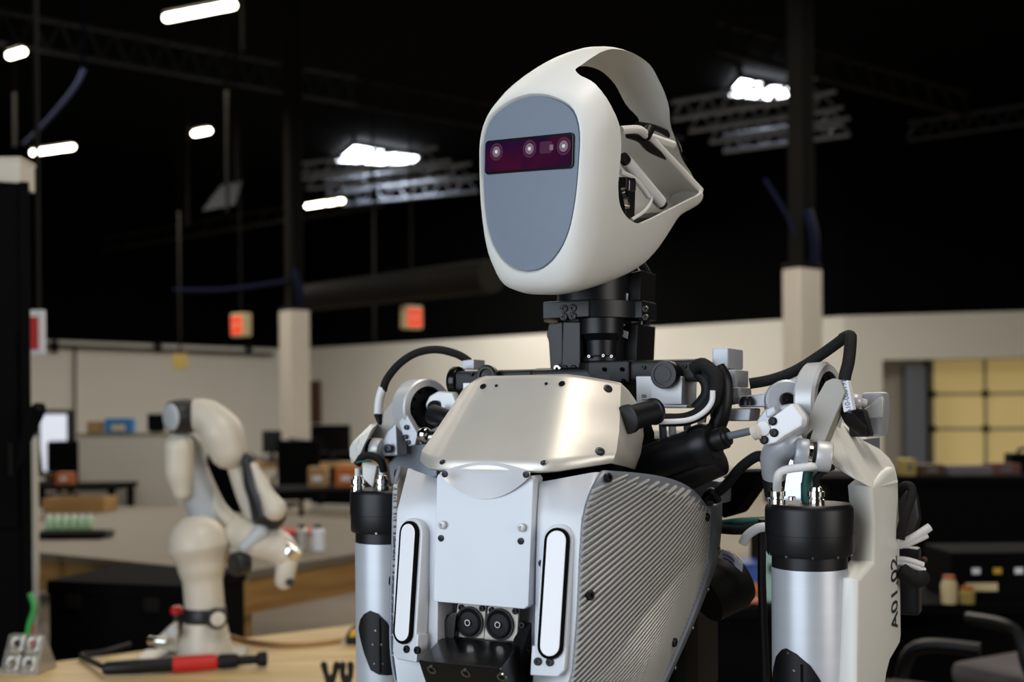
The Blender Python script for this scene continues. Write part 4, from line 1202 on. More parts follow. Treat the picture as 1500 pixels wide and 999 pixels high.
b = B(); b.cyl(Q(546, 657.5, D=1.523), Q(560, 659, D=1.518), .015, seg=24, bev=.002); b.make('fork_knuckle', 'alu_light', lkl)
screw(lkl, Q(568.5, 657, D=1.505), FWD, .0060, 'screw_dark', .002)
slab('link_body', [(582, 612), (612, 650), (640, 640), (640, 700), (572, 712), (566, 680), (580, 665)], 0, .05, 'alu_dark', lkl, D=1.54, bev=.004)
b = B(); b.hull([Q(x, y, D=d) for x, y, d in ((512, 655, 1.55), (516, 648, 1.54), (543, 621, 1.54), (556, 619, 1.55), (520, 676, 1.52), (512, 668, 1.54), (545, 628, 1.50), (532, 650, 1.50), (528, 664, 1.50), (535, 640, 1.60), (515, 680, 1.60))], bev=.006, seg=3)
shl = b.make('arm_shell', 'white_shell', rb, ang=50)
slab('shell_plate', [(530, 676), (552, 682), (546, 715), (530, 700)], 0, .008, 'white_shell', shl, D=1.55, bev=.002)
slab('shell_side', [(519, 760), (526, 760), (528, 920), (545, 985), (545, 1012), (533, 1012), (524, 930)], 0, .06, 'white_shell', shl, D=1.56, bev=.004)
b = B(); b.tube([Q(524, 680, D=1.50), Q(531, 669, D=1.495), Q(545, 668, D=1.495), Q(558, 676, D=1.495), Q(562, 690, D=1.50)], .0050, 10); b.make('cable', 'braid', capL)
for (g, _), px in zip(glL, (524, 557)):
    b = B(); b.tube([g + UP * .012, g + UP * .028], .0042, 10); b.make('cable', 'cable_white', capL)
b = B(); b.tube([Q(522, 678, D=1.49), Q(530, 676, D=1.49), Q(545, 676, D=1.49)], .0014, 6); b.make('wire', 'cable_teal', capL)
# left crossbar
b = B(); p, q = Q(672, 559, ly=-.05), Q(806, 556, ly=-.05)
b.box((p + q) / 2, ((q - p).x, .03, .026), bev=.006); barl = b.make('camera_bar', 'black_plastic', rb)
b = B(); b.cyl(Q(665, 559, ly=-.05) + LAT * -.002, Q(672, 559, ly=-.05) + LAT * .004, .0195, seg=24, bev=.004); b.make('end_cap', 'black_gloss', barl)
c = Q(717, 551, ly=-.068); b = B(); b.lathe(c, FWD, [(0, .0135), (.008, .0140), (.010, .012), (.010, .009), (.007, .008), (.006, .0001)], 32); b.make('camera_lens', 'black_anod', barl)
slab('camera_box', [(678, 561), (708, 561), (708, 590), (678, 590)], -.075, .04, 'strip_white', barl, bev=.001)
slab('girdle_block', [(676, 528), (694, 526), (694, 541), (676, 541)], -.03, .03, 'alu_cast', barl, bev=.0015)
screw(barl, Q(690, 548, ly=-.067), FWD, .0025, 'screw_black', .0015)
hl = B(); hl.tube([Q(688, 530, D=1.50), Q(670, 519, D=1.50), Q(640, 512, D=1.505), Q(610, 517, D=1.51), Q(585, 533, D=1.52), Q(567, 555, D=1.53), Q(561, 572, D=1.535)], .0052, 12); hl = hl.make('arm_harness', 'braid', rb)
b = B(); b.tube([Q(561, 568, D=1.535), Q(556, 585, D=1.535), Q(554, 606, D=1.535)], .0060, 12); b.make('heat_shrink', 'cable_white', hl)
b = B(); b.tube([Q(554, 606, D=1.535), Q(556, 617, D=1.535), Q(558, 622, D=1.535)], .005, 12, rr=[.006, .004, .002]); b.make('sleeve_end', 'black_plastic', hl)

# ------------------------------------------------ hip-side clutter between flank and arm, back pack
can2 = B().lathe(Q(1030, 872, D=1.42), wdir(.85, .35, .42), [(0, .036), (.040, .040), (.052, .036), (.056, .025)], 36).make('hip_motor', 'black_plastic', rb)
can2.data.materials[0] = MATS['rubber']
slab('motor_label', [(1058, 804), (1072, 810), (1088, 826), (1087, 838), (1070, 824), (1052, 817)], 0, .002, 'label_white', can2, bev=.0003, D=1.395)
for i in range(2):
    b = B(); b.tube([Q(1058 + i, 811 + i * 6, D=1.394), Q(1069, 816 + i * 6, D=1.394), Q(1081, 828 + i * 6, D=1.394)], .0012, 5); b.make('label_line', 'ink_blue', can2)
b = B(); b.tube([Q(1117, 760, D=1.36), Q(1116, 850, D=1.37), Q(1122, 1010, D=1.38)], .0050, 10); b.make('cable_drop', 'black_plastic', rb)
b = B(); b.tube([Q(1050, 768, D=1.40), Q(1080, 764, D=1.38), Q(1120, 762, D=1.37)], .0045, 10); tl = b.make('sleeved_cable', 'cable_teal', rb)
b = B(); b.tube([Q(1050, 774, D=1.39), Q(1085, 776, D=1.37), Q(1122, 770, D=1.36)], .006, 10); b.make('cable', 'braid', tl)
b = B(); b.tube([Q(1088, 796, D=1.36), Q(1095, 784, D=1.355), Q(1110, 774, D=1.35), Q(1122, 772, D=1.35)], .0055, 10); b.make('cable', 'cable_white', tl)
b = B(); b.tube([Q(1040, 728, D=1.34), Q(1062, 712, D=1.32), Q(1085, 685, D=1.30), Q(1110, 668, D=1.29), Q(1122, 675, D=1.29)], .0060, 10); b.make('cable', 'braid', tl)
b = B(); b.tube([Q(1030, 735, D=1.35), Q(1042, 720, D=1.33), Q(1052, 735, D=1.33)], .0050, 10); b.make('cable', 'black_plastic', tl)
slab('side_bracket', [(1020, 700), (1054, 705), (1053, 740), (1036, 736), (1010, 722)], 0, .05, 'alu_dark', D=1.40, bev=.003)
slab('back_frame', [(1056, 700), (1075, 690), (1112, 690), (1100, 720), (1075, 755), (1056, 760)], 0, .06, 'black_matte', D=1.45, bev=.004)
bp = B().box(V(0, .13, -.21), (.20, .14, .36), bev=.03).make('backpack', 'black_plastic', rb)
b = B(); b.box(Q(1330, 850, D=1.49), (.030, .03, .085), bev=.004); b.make('power_box', 'screw_dark', bp)
for i, (y0, y1, x1, r) in enumerate(((798, 772, 1362, .0052), (802, 784, 1358, .0040), (820, 828, 1352, .0042), (826, 836, 1354, .0040))):
    b = B(); b.tube([Q(1290, y0, D=1.44), Q(1325, y0 - (4 if i < 2 else 0), D=1.43), Q(x1, y1, D=1.43)], r, 10); b.make('cable', 'cable_white', bp)
b = B(); b.tube([Q(1318, 790, D=1.42), Q(1326, 755, D=1.42), Q(1336, 720, D=1.43), Q(1325, 712, D=1.44), Q(1310, 730, D=1.45)], .0060, 10); b.make('cable', 'braid', bp)
b = B(); b.tube([Q(1320, 835, D=1.42), Q(1340, 850, D=1.42), Q(1352, 845, D=1.43)], .010, 10); b.make('cable_bundle', 'braid', bp)
b = B(); b.hull([Q(x, y, D=1.47) for x, y in ((1310, 715), (1345, 720), (1350, 760), (1340, 790), (1310, 800))] + [Q(x, y, D=1.52) for x, y in ((1310, 715), (1345, 720), (1350, 760), (1310, 800))], bev=.006); b.make('pack_corner', 'black_anod', bp)
b = B(); b.sphere(Q(1354, 820, D=1.50), .004); b.make('knob', 'brown', bp)

# ================================================================== benches and things on them
BZ = Wp(300, 966, 3.24).z                       # bench top under the desktop arm
def W2(px, py, z): 
    p = Wz(px, py, z); return Vector((p.x, p.y, 0))
def bench(name, label, corner, du, dv, lu, lv, ztop, thick, top_m, apron_m, apron_h, legs=True, inset=.06):
    du, dv = Vector((*du, 0)).normalized(), Vector((*dv, 0)).normalized()
    c = Vector((*corner, 0))
    mid = c + du * lu / 2 + dv * lv / 2
    t = thing(name, label, 'bench', mid)
    o = c - mid
    P4 = [o, o + du * lu, o + du * lu + dv * lv, o + dv * lv]
    B().prism([p + UP * (ztop - thick) for p in P4], (0, 0, thick), bev=.004).make('bench_top', top_m, t)
    if apron_h:
        for i in range(4):
            a, e = P4[i], P4[(i + 1) % 4]; cen = Vector((0, 0, 0))
            d = (e - a).normalized(); nin = (-(a + e) / 2).normalized(); nin = (nin - d * nin.dot(d)).normalized()
            B().prism([a + nin * .012 + UP * (ztop - thick - apron_h), e + nin * .012 + UP * (ztop - thick - apron_h), e + nin * .05 + UP * (ztop - thick - apron_h), a + nin * .05 + UP * (ztop - thick - apron_h)], (0, 0, apron_h)).make('apron', apron_m, t)
    if legs:
        for a in P4:
            q = a * (1 - inset * 1.6 / max(.3, a.length))
            B().box(q + UP * (ztop - thick) / 2, (.085, .085, ztop - thick), Matrix.Rotation(math.atan2(du.y, du.x), 3, 'Z'), bev=.004).make('leg', apron_m, t)
    return t
fb0 = Wz(345, 936, BZ); fb1 = Wz(522, 914, BZ)
du = (fb1 - fb0); du.z = 0; du.normalize(); dv = Vector((du.y, -du.x, 0))
cn = fb0 - du * 1.25
bench('workbench', 'pale plywood workbench carrying the white desktop robot arm', (cn.x, cn.y), (du.x, du.y), (dv.x, dv.y), 2.25, 1.0, BZ, .03, 'plywood', 'wood_edge', .1)

# ------------------------------------------------ desktop robot arm
DF = 3.24
fp0 = Wp(298, 966, DF); fp0.z = BZ
ra = thing('robot_arm', 'white seven-joint desktop robot arm with black joint caps on the plywood bench', 'robot arm', fp0)
def F(px, py, dd=0.0): return Wp(px, py, DF + dd) - fp0
kf = DF / FPX
B().box((-.03, 0, .007), (.29, .20, .014), Matrix.Rotation(rad(8), 3, 'Z'), bev=.004).make('base_plate', 'steel_plate', ra)
b = B(); b.lathe((.005, 0, .012), UP, [(0, .078), (.01, .076), (.05, .068), (.085, .060), (.108, .057)], 36); bs = b.make('base', 'arm_white', ra)
b = B(); b.hull([F(258, 908, .0), F(232, 932), F(222, 948), F(262, 958), F(262, 908, .08), F(230, 935, .08), F(262, 955, .08)], bev=.01); b.make('connector_housing', 'arm_white', bs)
b = B(); b.cyl(F(218, 938, -.02), F(246, 940, -.03), .012, seg=14, bev=.003); b.make('plug', 'chrome', bs)
b = B(); b.cyl(F(250, 925, -.06), F(252, 925, -.10), .014, seg=14); b.make('socket', 'arm_grey', bs)
z8 = F(298, 912).z; z9 = F(298, 889).z
b = B(); b.lathe((.005, 0, z8), UP, [(0, .0575), (.004, .0590), (z9 - z8 - .004, .0590), (z9 - z8, .056)], 36); band = b.make('joint_band', 'arm_black', ra)
b = B(); c = F(316, 905, -.055); b.cyl(c, c + Vector((.01, -.02, 0)), .029, seg=24, bev=.004); b.make('band_boss', 'arm_black', band)
b = B(); b.cyl(c + Vector((.01, -.018, 0)), c + Vector((.0125, -.024, 0)), .020, seg=24, bev=.002); b.make('status_button', 'arm_white', band)
b = B(); b.capsule([(.005, 0, z9 - .004), F(297, 855), F(295, 828), F(291, 800)], [.0545, .0545, .066, .086], seg=32); b.make('lower_link', 'arm_white', ra)
b = B(); b.cyl(F(292, 797, -.02), F(330, 797, .09), .058, seg=32, bev=.015); b.make('shoulder_drum', 'arm_white', ra)
b = B(); b.capsule([F(315, 800, .10), F(302, 745, .10), F(280, 700, .08), F(272, 655, .08)], [.060, .052, .050, .048], seg=28); b.make('upper_link', 'arm_grey', ra)
b = B(); b.capsule([F(266, 720, .02), F(262, 690, .02), F(262, 655, .02)], [.026, .040, .042], seg=24); b.make('link_cover', 'arm_white', ra)
b = B(); b.lathe(F(250, 611, -.02), (F(292, 608, .05) - F(250, 611, -.02)), [(0, .036), (.004, .044), (.02, .049), (.05, .049), (.075, .046)], 32); ec = b.make('elbow_drum', 'arm_black', ra)
b = B(); b.lathe(F(251, 611, -.022), (F(250, 611, -.02) - F(292, 608, .05)), [(0, .0385), (.004, .0375), (.008, .030), (.009, .015), (.0092, .001)], 32); b.make('elbow_cap', 'arm_grey', ec)
b = B(); b.capsule([F(284, 608, .03), F(305, 612, .01), F(324, 634, .0), F(334, 660, .0)], [.045, .050, .060, .052], seg=32); b.make('elbow_link', 'arm_white', ra)
b = B(); b.capsule([F(345, 672, .03), F(366, 735, .03), F(388, 768, .02)], [.030, .030, .034], seg=20); b.make('forearm_core', 'arm_white', ra)
b = B(); b.capsule([F(362, 672, -.01), F(376, 715, -.01), F(394, 752, -.01)], [.016, .032, .050], seg=24); b.make('forearm_drum', 'arm_black', ra)
b = B(); b.capsule([F(372, 682, -.05), F(388, 718, -.055), F(403, 746, -.06)], [.010, .020, .032], seg=24); b.make('forearm_cover', 'arm_white', ra)
b = B(); b.capsule([F(296, 690, .10), F(318, 740, .08), F(345, 776, .05), F(352, 800, .03)], [.020, .022, .030, .04], seg=20); b.make('rear_link', 'arm_white', ra)
b = B(); b.capsule([F(352, 782, .02), F(375, 790, .0), F(404, 800, .0), F(418, 812, .0)], [.045, .055, .048, .042], seg=28); wr_ = b.make('wrist', 'arm_white', ra)
b = B(); b.cyl(F(360, 824, -.02), F(342, 827, -.05), .033, seg=24, bev=.004); b.make('wrist_cap', 'arm_black', wr_)
b = B(); b.capsule([F(360, 800, -.04), F(382, 780, -.04)], [.02, .024], seg=16); b.make('wrist_panel', 'arm_grey', wr_)
b = B(); b.capsule([F(420, 826, -.01), F(416, 850, -.01)], [.030, .026], seg=24); fg_ = b.make('flange', 'arm_white', ra)
b = B(); b.cyl(F(412, 822, -.01), F(432, 800, -.01), .030, seg=24, bev=.004); b.make('flange_ring', 'chrome', fg_)
b = B(); b.cyl(F(424, 853, -.04), F(425, 853, -.055), .011, seg=16); b.make('flange_button', 'arm_black', fg_)
p = Wz(262, 968, BZ)
t = thing('emergency_button', 'round red push button beside the desktop arm base', 'button', Vector((Wp(259, 893, 3.36).x, Wp(259, 893, 3.36).y, BZ)))
hh = Wp(259, 893, 3.36).z - BZ
B().cyl((0, 0, 0), (0, 0, hh - .012), .012, seg=16).make('stem', 'arm_black', t)
B().lathe((0, 0, hh - .014), UP, [(0, .010), (.004, .018), (.018, .018), (.024, .012)], 20).make('push_cap', 'red_cap', t)

# angle bracket with four holes
c = Wz(36, 985, BZ)
t = thing('angle_bracket', 'perforated steel angle bracket standing on the plywood bench', 'bracket', c, rad(-10))
w_, h_ = .095, .105
def brk_plate():
    b2 = bmesh.new(); N = 4
    # plate with four round holes: grid of four cells
    cells = []
    for ix in (-1, 1):
        for iz in (0, 1):
            cx_, cz_ = ix * w_ / 4, h_ * (.25 + .5 * iz)
            hx, hz = w_ / 4, h_ / 4
            sq = []
            circ = []
            for k in range(16):
                a = 2 * math.pi * (k + .5) / 16
                ca, sa = math.cos(a), math.sin(a); m_ = max(abs(ca), abs(sa))
                sq.append(b2.verts.new((cx_ + hx * ca / m_, 0, cz_ + hz * sa / m_)))
                circ.append(b2.verts.new((cx_ + .0085 * ca, 0, cz_ + .0085 * sa)))
            for k in range(16):
                b2.faces.new((sq[k], sq[(k + 1) % 16], circ[(k + 1) % 16], circ[k]))
    return b2
b = B(); b.merge(brk_plate()); M_ = Matrix.Translation((0, -.03, .004)) @ Matrix.Rotation(rad(-24), 4, 'X')
pl_ = b.make('slotted_plate', 'steel_plate', t, M=M_); solid(pl_, .006, 0)
for s in (-1, 1):
    B().prism([(s * w_ / 2, -.03, .002), (s * w_ / 2, .014, h_ * .93), (s * w_ / 2 + .0, .07, .002)], (s * .005, 0, 0)).make('gusset', 'steel_plate', t)
B().box((0, .02, .003), (w_, .10, .006)).make('foot_plate', 'steel_plate', t)

# torque driver
p0, p1 = Wz(150, 993, BZ), Wz(392, 978, BZ)
p0.z = p1.z = BZ + .024
d = (p1 - p0).normalized(); LL = (p1 - p0).length
t = thing('power_tool', 'black handheld driver with a bright red collar lying on the bench', 'tool', Vector((p0.x, p0.y, BZ)))
o = Vector((0, 0, .024))
B().lathe(o, d, [(0, .012), (.01, .018), (LL * .20, .020), (LL * .42, .019)], 20).make('handle', 'black_plastic', t)
B().lathe(o + d * LL * .42, d, [(0, .0205), (.01, .0215), (LL * .26, .0205), (LL * .27, .017)], 20).make('collar', 'red_plastic', t)
B().lathe(o + d * LL * .69, d, [(0, .017), (.01, .020), (LL * .12, .019), (LL * .13, .013), (LL * .24, .012), (LL * .25, .019), (LL * .30, .021), (LL * .31, .014)], 20).make('driver_head', 'rubber', t)
t2 = B().tube([p0 + d * .01, Wz(132, 975, BZ) + UP * .014, Wz(120, 966, BZ) + UP * .012, Wz(150, 962, BZ) + UP * .012, Wz(190, 950, BZ) + UP * .012], .008, 8).make('power_cord', 'black_plastic', t, M=Matrix.Translation((-p0.x, -p0.y, -BZ)))
t2 = B().tube([Wz(335, 935, BZ) + UP * .008, Wz(370, 944, BZ) + UP * .008, Wz(420, 949, BZ) + UP * .008, Wz(475, 946, BZ) + UP * .008, Wz(520, 938, BZ) + UP * .008], .007, 8).make('bench_cable', 'wood_edge')
tag(t2, 'thin brown cable lying across the plywood bench', 'cable')
# small black clamps
for px, lab in ((484, 'small black spring clamp on the bench, the one with splayed jaws'), (508, 'small black spring clamp lying next to the splayed one')):
    c = Wz(px, 1006, BZ)
    t = thing('spring_clamp', lab, 'clamp', c, 0, 'spring clamps on the bench')
    for s in (-1, 1):
        B().capsule([(s * .004, 0, .012), (s * .010, 0, .03), (s * (.016 if px < 500 else .010), 0, .055)], [.008, .007, .009], seg=10).make('jaw', 'black_plastic', t)
    B().cyl((0, -.012, .02), (0, .012, .02), .010, seg=12).make('pivot', 'black_plastic', t)
# tape dispenser
c = Wz(521, 945, BZ)
t = thing('tape_measure', 'yellow and black tape measure on the plywood bench behind the robot', 'tape', c)
B().prism([(-.03, 0, .0), (.035, 0, .0), (.035, 0, .045), (.015, 0, .06), (-.015, 0, .05), (-.03, 0, .03)], (0, .04, 0), bev=.006).make('case', 'black_plastic', t)
B().prism([(-.02, -.004, .025), (.02, -.004, .025), (.02, -.004, .052), (-.012, -.004, .046)], (0, .006, 0), bev=.002).make('front_badge', 'yellow_tape', t)
B().box((-.036, .02, .006), (.02, .02, .008)).make('hook', 'steel_plate', t)

# black case behind the bench
a, e = Wp(70, 858, 4.10), Wp(264, 849, 3.95)
dd = (e - a); dd.z = 0; ln = dd.length; dd.normalize()
mid = (a + e) / 2
t = thing('equipment_case', 'tall black equipment case on the floor behind the plywood bench', 'case', Vector((mid.x, mid.y, 0)), math.atan2(dd.y, dd.x))
hz = mid.z
B().box((0, .22, hz / 2 - .02), (ln, .44, hz - .04), bev=.012).make('case_body', 'black_matte', t)
B().box((0, .22, hz - .025), (ln + .01, .45, .05), bev=.008).make('lid', 'black_matte', t)
for s in (-1, 1): B().box((s * ln * .3, -.005, hz - .07), (.06, .02, .05), bev=.004).make('latch', 'steel_dark', t)
# tall black cabinet with cream box on top, bent lamp arm and cables
a = Wp(46, 600, 3.75)
zt = Wp(20, 268, 3.75).z
t = thing('equipment_cabinet', 'tall black cabinet frame standing past the end of the bench', 'cabinet', (a.x - .30, a.y + .09, 0), rad(23))
B().box((0, 0, zt / 2), (.48, .4, zt), bev=.01).make('cabinet_body', 'black_matte', t)
for s in (-1, 1): B().box((s * .225, -.205, zt / 2), (.03, .03, zt), bev=.004).make('upright', 'black_matte', t)
B().box((0.02, -.205, zt * .62), (.36, .012, zt * .3), bev=.004).make('door', 'black_matte', t)
B().cyl((.18, -.21, zt * .55), (.18, -.21, zt * .6), .01, seg=10).make('door_handle', 'steel_dark', t)
c = Wp(18, 248, 3.75)
t2 = thing('storage_box', 'cream cardboard box on top of the black cabinet', 'box', (c.x - .065, c.y + .12, zt))
B().box((0, 0, .045), (.13, .12, .09), bev=.004).make('box_body', 'paint_column', t2); B().box((0, 0, .092), (.135, .125, .012), bev=.003).make('lid', 'paint_column', t2)
p, q = Wp(38, 650, 3.6), Wp(58, 598, 3.58)
bpy.context.view_layer.update(); t2 = t; MI = t.matrix_world.inverted(); o = Vector((0, 0, 0))
B().hull([v - Vector(o) for v in (Wp(20, 700, 3.60), Wp(34, 610, 3.60), Wp(50, 590, 3.60), Wp(66, 590, 3.60), Wp(68, 602, 3.60), Wp(44, 650, 3.60), Wp(20, 700, 3.66), Wp(50, 590, 3.66), Wp(68, 602, 3.66), Wp(44, 650, 3.66))], bev=.006).make('clamp_arm', 'black_matte', t2, M=MI)
B().cyl(Wp(58, 596, 3.58), Wp(58, 596, 3.70), .012, seg=12).make('pivot', 'steel_dark', t2, M=MI)
g = B().tube([Wp(44, 870, 3.5), Wp(50, 890, 3.48), Wp(43, 915, 3.46), Wp(40, 935, 3.45)], .009, 8).make('green_cable', 'green_cable')
tag(g, 'bright green cable hanging down the black cabinet edge', 'cable')
g = B().tube([Wp(48, 915, 3.5), Wp(47, 940, 3.48), Wp(48, 955, 3.46)], .005, 8).make('red_cable', 'red_plastic')
tag(g, 'thin dark red cable below the green one by the cabinet', 'cable')

# second bench, grey top, wooden apron
K = Wz(352, 838, .72)
dl = Vector((-.836, .548, 0)); dr = Vector((.548, .836, 0))
bench('assembly_bench', 'wide wooden bench with a grey top behind the desktop arm', (K.x, K.y), (dl.x, dl.y), (dr.x, dr.y), 2.7, 1.9, .72, .035, 'bench_grey', 'wood_edge', .14)
# third bench further back with partition
p = Wz(185, 757, .62)
t3 = bench('low_bench', 'low wooden bench further back against the beige partition', (p.x - 2.2, p.y), (1, 0), (0, 1), 2.6, .9, .62, .03, 'bench_grey', 'wood_edge', .22)
# things on it
for i, px in enumerate((72, 84, 96, 108, 120, 131)):
    c = Wp(px, 700, 6.25); c.z = .72
    t = thing('water_bottle', 'green labelled water bottle in the shrink-wrapped row on the grey-topped bench', 'bottle', c, 0, 'bottles in the green row')
    B().lathe((0, 0, 0), UP, [(0, .018), (.004, .0205), (.062, .0205), (.076, .011)], 14).make('bottle_body', 'green_plastic', t)
    B().cyl((0, 0, .075), (0, 0, .087), .011, seg=12).make('bottle_cap', 'label_white', t)
c = Wz(100, 776, .62)
t = thing('tray', 'flat black tray under the edge of the green bottle row', 'tray', (Wp(105, 772, 5.9).x, 5.9, .72 ))
B().box((0, 0, .015), (.36, .2, .03), bev=.004).make('tray_body', 'black_matte', t); B().box((.19, 0, .02), (.02, .12, .02), bev=.003).make('handle', 'black_plastic', t)
c = Wp(118, 746, p.y + .55); 
t = thing('wooden_crate', 'open wooden crate behind the green bottle row', 'crate', (c.x, c.y, .62))
hh = Wp(118, 728, p.y + .55).z - .62; ww = 88 / FPX * (p.y + .55)
for dy, nm in ((-.14, 'crate_side'), (.14, 'crate_side')): B().box((0, dy, hh / 2), (ww, .02, hh), bev=.003).make(nm, 'wood_edge', t)
for s in (-1, 1): B().box((s * (ww / 2 - .01), 0, hh / 2), (.02, .26, hh), bev=.003).make('crate_end', 'wood_edge', t)
B().box((0, 0, .01), (ww - .04, .26, .02)).make('crate_floor', 'bench_grey', t)
# partition with boxes on it
a, e = Wp(118, 637, 10.5), Wp(250, 635, 10.5)
t = thing('partition', 'beige office partition behind the low wooden bench', 'partition', ((a.x + e.x) / 2, 10.6, 0))
wd = e.x - a.x + .1
B().box((0, 0, a.z / 2), (wd, .06, a.z - .02), bev=.01).make('screen_panel', 'paint_wall', t)
B().box((0, 0, a.z), (wd + .02, .08, .03), bev=.006).make('top_rail', 'door_rail', t)
for s in (-1, 1): B().box((s * wd * .4, 0, .02), (.06, .4, .04), bev=.006).make('foot', 'steel_dark', t)
ztp = a.z + .015
def small_box(px, wpx, hpx, m, label, m2=None):
    c = Wp(px, 630, 10.6); w = wpx / FPX * 10.6; h = hpx / FPX * 10.6
    t = thing('carton', label, 'box', (c.x, 10.6, ztp))
    B().box((0, 0, h / 2), (w, .10, h), bev=.004).make('carton_body', m, t)
    B().box((0, -.052, h * .35), (w * .5, .006, h * .4)).make('printed_label', m2 or 'cardboard', t)
small_box(140, 20, 17, 'cardboard', 'small tan carton on the partition ledge', 'yellow_sign')
small_box(176, 40, 21, 'blue_box', 'blue carton with a tan label on the partition ledge', 'cream_plastic')
c = Wp(229, 620, 10.6)
t = thing('monitor', 'small black monitor on the partition ledge beside the blue carton', 'monitor', (c.x, 10.6, ztp))
B().box((0, 0, .09), (.16, .03, .16), bev=.006).make('display', 'black_gloss', t); B().box((0, .01, .008), (.1, .07, .016), bev=.003).make('stand', 'black_plastic', t)

# ------------------------------------------------ office furniture
def office_chair(loc, rz, label, m='black_matte', group=None):
    t = thing('office_chair', label, 'chair', loc, rz, group)
    B().box((0, 0, .47), (.48, .46, .08), bev=.03).make('seat', m, t)
    B().box((0, .23, .80), (.44, .06, .52), Matrix.Rotation(rad(-8), 3, 'X'), bev=.03).make('backrest', m, t)
    B().cyl((0, 0, .10), (0, 0, .44), .025, seg=12).make('gas_lift', 'steel_dark', t)
    for s in (-1, 1):
        B().tube([(s * .22, .1, .48), (s * .28, .1, .55), (s * .28, .05, .66), (s * .28, -.12, .67)], .02, 8).make('armrest', 'black_plastic', t)
    for i in range(5):
        a = 2 * math.pi * i / 5
        e = Vector((math.cos(a) * .28, math.sin(a) * .28, .055))
        lg = B().tube([(0, 0, .10), e * .6 + Vector((0, 0, .035)), e], .018, 8).make('leg', 'black_plastic', t)
        B().cyl(e + Vector((0, -.012, -.025)), e + Vector((0, .012, -.025)), .028, seg=12).make('castor', 'black_plastic', lg)
    return t
def desk(loc, rz, w, d, h, label, m='black_matte', panel=False):
    t = thing('desk', label, 'desk', loc, rz)
    B().box((0, 0, h - .02), (w, d, .04), bev=.005).make('desk_top', m, t)
    for sx in (-1, 1):
        for sy in (-1, 1):
            B().box((sx * (w / 2 - .05), sy * (d / 2 - .05), (h - .04) / 2), (.05, .05, h - .04)).make('leg', 'steel_dark', t)
    if panel: B().box((0, -d / 2 + .06, (h - .04) * .55), (w - .08, .02, (h - .04) * .9)).make('modesty_panel', m, t)
    return t
def monitor(loc, rz, w, h, label, m='black_gloss'):
    t = thing('monitor', label, 'monitor', loc, rz)
    B().box((0, 0, .12 + h / 2), (w, .03, h), bev=.008).make('housing', 'black_plastic', t)
    B().box((0, -.017, .12 + h / 2), (w - .03, .004, h - .03)).make('display', m, t)
    B().box((0, .03, .11), (.05, .02, .20)).make('neck', 'black_plastic', t)
    B().box((0, .02, .008), (.22, .16, .016), bev=.004).make('stand', 'black_plastic', t)
    return t
def atD(px, D): 
    w = Wp(px, 600, D); return (w.x, w.y, 0)
# far left: bright framed window board, chairs and desk
c = Wp(80, 640, 13.4)
t = thing('whiteboard', 'bright white board in a dark frame behind the office chairs', 'whiteboard', (c.x, c.y, 0))
zb_, zt_ = Wp(80, 690, 13.4).z, Wp(80, 606, 13.4).z
wb_ = 46 / FPX * 13.4
B().box((0, 0, (zb_ + zt_) / 2), (wb_, .03, zt_ - zb_)).make('board', 'board_glow', t)  # brightness of the board is emission put into its material
for s in (-1, 1): B().box((s * wb_ / 2, 0, zt_ / 2), (.05, .06, zt_ + .03)).make('frame_post', 'steel_dark', t)
B().box((0, 0, zt_ + .02), (wb_ + .05, .06, .05)).make('frame_rail', 'steel_dark', t)
x, y, _ = atD(60, 11.2); office_chair((x, y, 0), rad(160), 'black office chair in front of the bright whiteboard', group='office chairs')
x, y, _ = atD(100, 12.25); office_chair((x, y, 0), rad(20), 'black office chair turned away beside the partition end', group='office chairs')
x, y, _ = atD(85, 10.2); desk((x, y, 0), 0, 1.2, .6, .73, 'dark desk with small parts in front of the office chairs')
for px, m, lab in ((64, 'brown', 'small brown carton on the dark desk by the partition'), (96, 'orange', 'small orange bin on the dark desk by the partition')):
    c = atD(px, 10.2); t = thing('parts_bin', lab, 'bin', (c[0], c[1], .73))
    B().box((0, 0, .05), (.14, .12, .10), bev=.006).make('bin_body', m, t); B().box((0, -.062, .05), (.06, .006, .03)).make('bin_label', 'label_white', t)
c = Wp(49.5, 690, 5.0)
t = thing('white_post', 'slim white post beside the black cabinet', 'post', (c.x, c.y, 0))
B().box((0, 0, Wp(50, 640, 5).z / 2), (.03, .03, Wp(50, 640, 5).z), bev=.003).make('post', 'paint_column', t); B().box((0, 0, .01), (.12, .12, .02), bev=.003).make('foot', 'steel_dark', t)
# around the left column
x, y, _ = atD(440, 13.5); desk((x, y, 0), rad(-5), 1.9, .7, .75, 'wood topped desk in front of the column behind the desktop arm', m='wood_edge')
c = atD(436, 13.4); t = thing('jacket', 'grey folded jacket heaped on the wood topped desk', 'jacket', (c[0], c[1], .756))
b = B(); b.hull([(-.16, -.12, 0), (.18, -.1, 0), (.15, .12, 0), (-.15, .14, 0), (-.1, 0, .30), (.12, .02, .26), (.15, -.05, .12), (-.15, 0, .14)], bev=.03, seg=3); b.make('jacket_body', 'cloth_grey', t)
b = B(); b.tube([(-.12, -.08, .14), (-.16, -.12, .09), (-.18, -.12, .06)], .05, 10); b.make('sleeve', 'cloth_grey', t)
x, y, _ = atD(398, 13.5); monitor((x, y, .75), rad(10), .22, .26, 'black monitor on the wood topped desk beside the grey jacket')
x, y, _ = atD(484, 13.6); monitor((x, y, .75), rad(-15), .5, .32, 'black monitor on the wood topped desk nearest the brown door')
x, y, _ = atD(440, 12.2); office_chair((x, y, 0), rad(185), 'black office chair pushed up to the wood topped desk', group='office chairs')
x, y, _ = atD(374, 8.55); office_chair((x, y, 0), rad(150), 'black office chair standing behind the desktop arm elbow', group='office chairs')
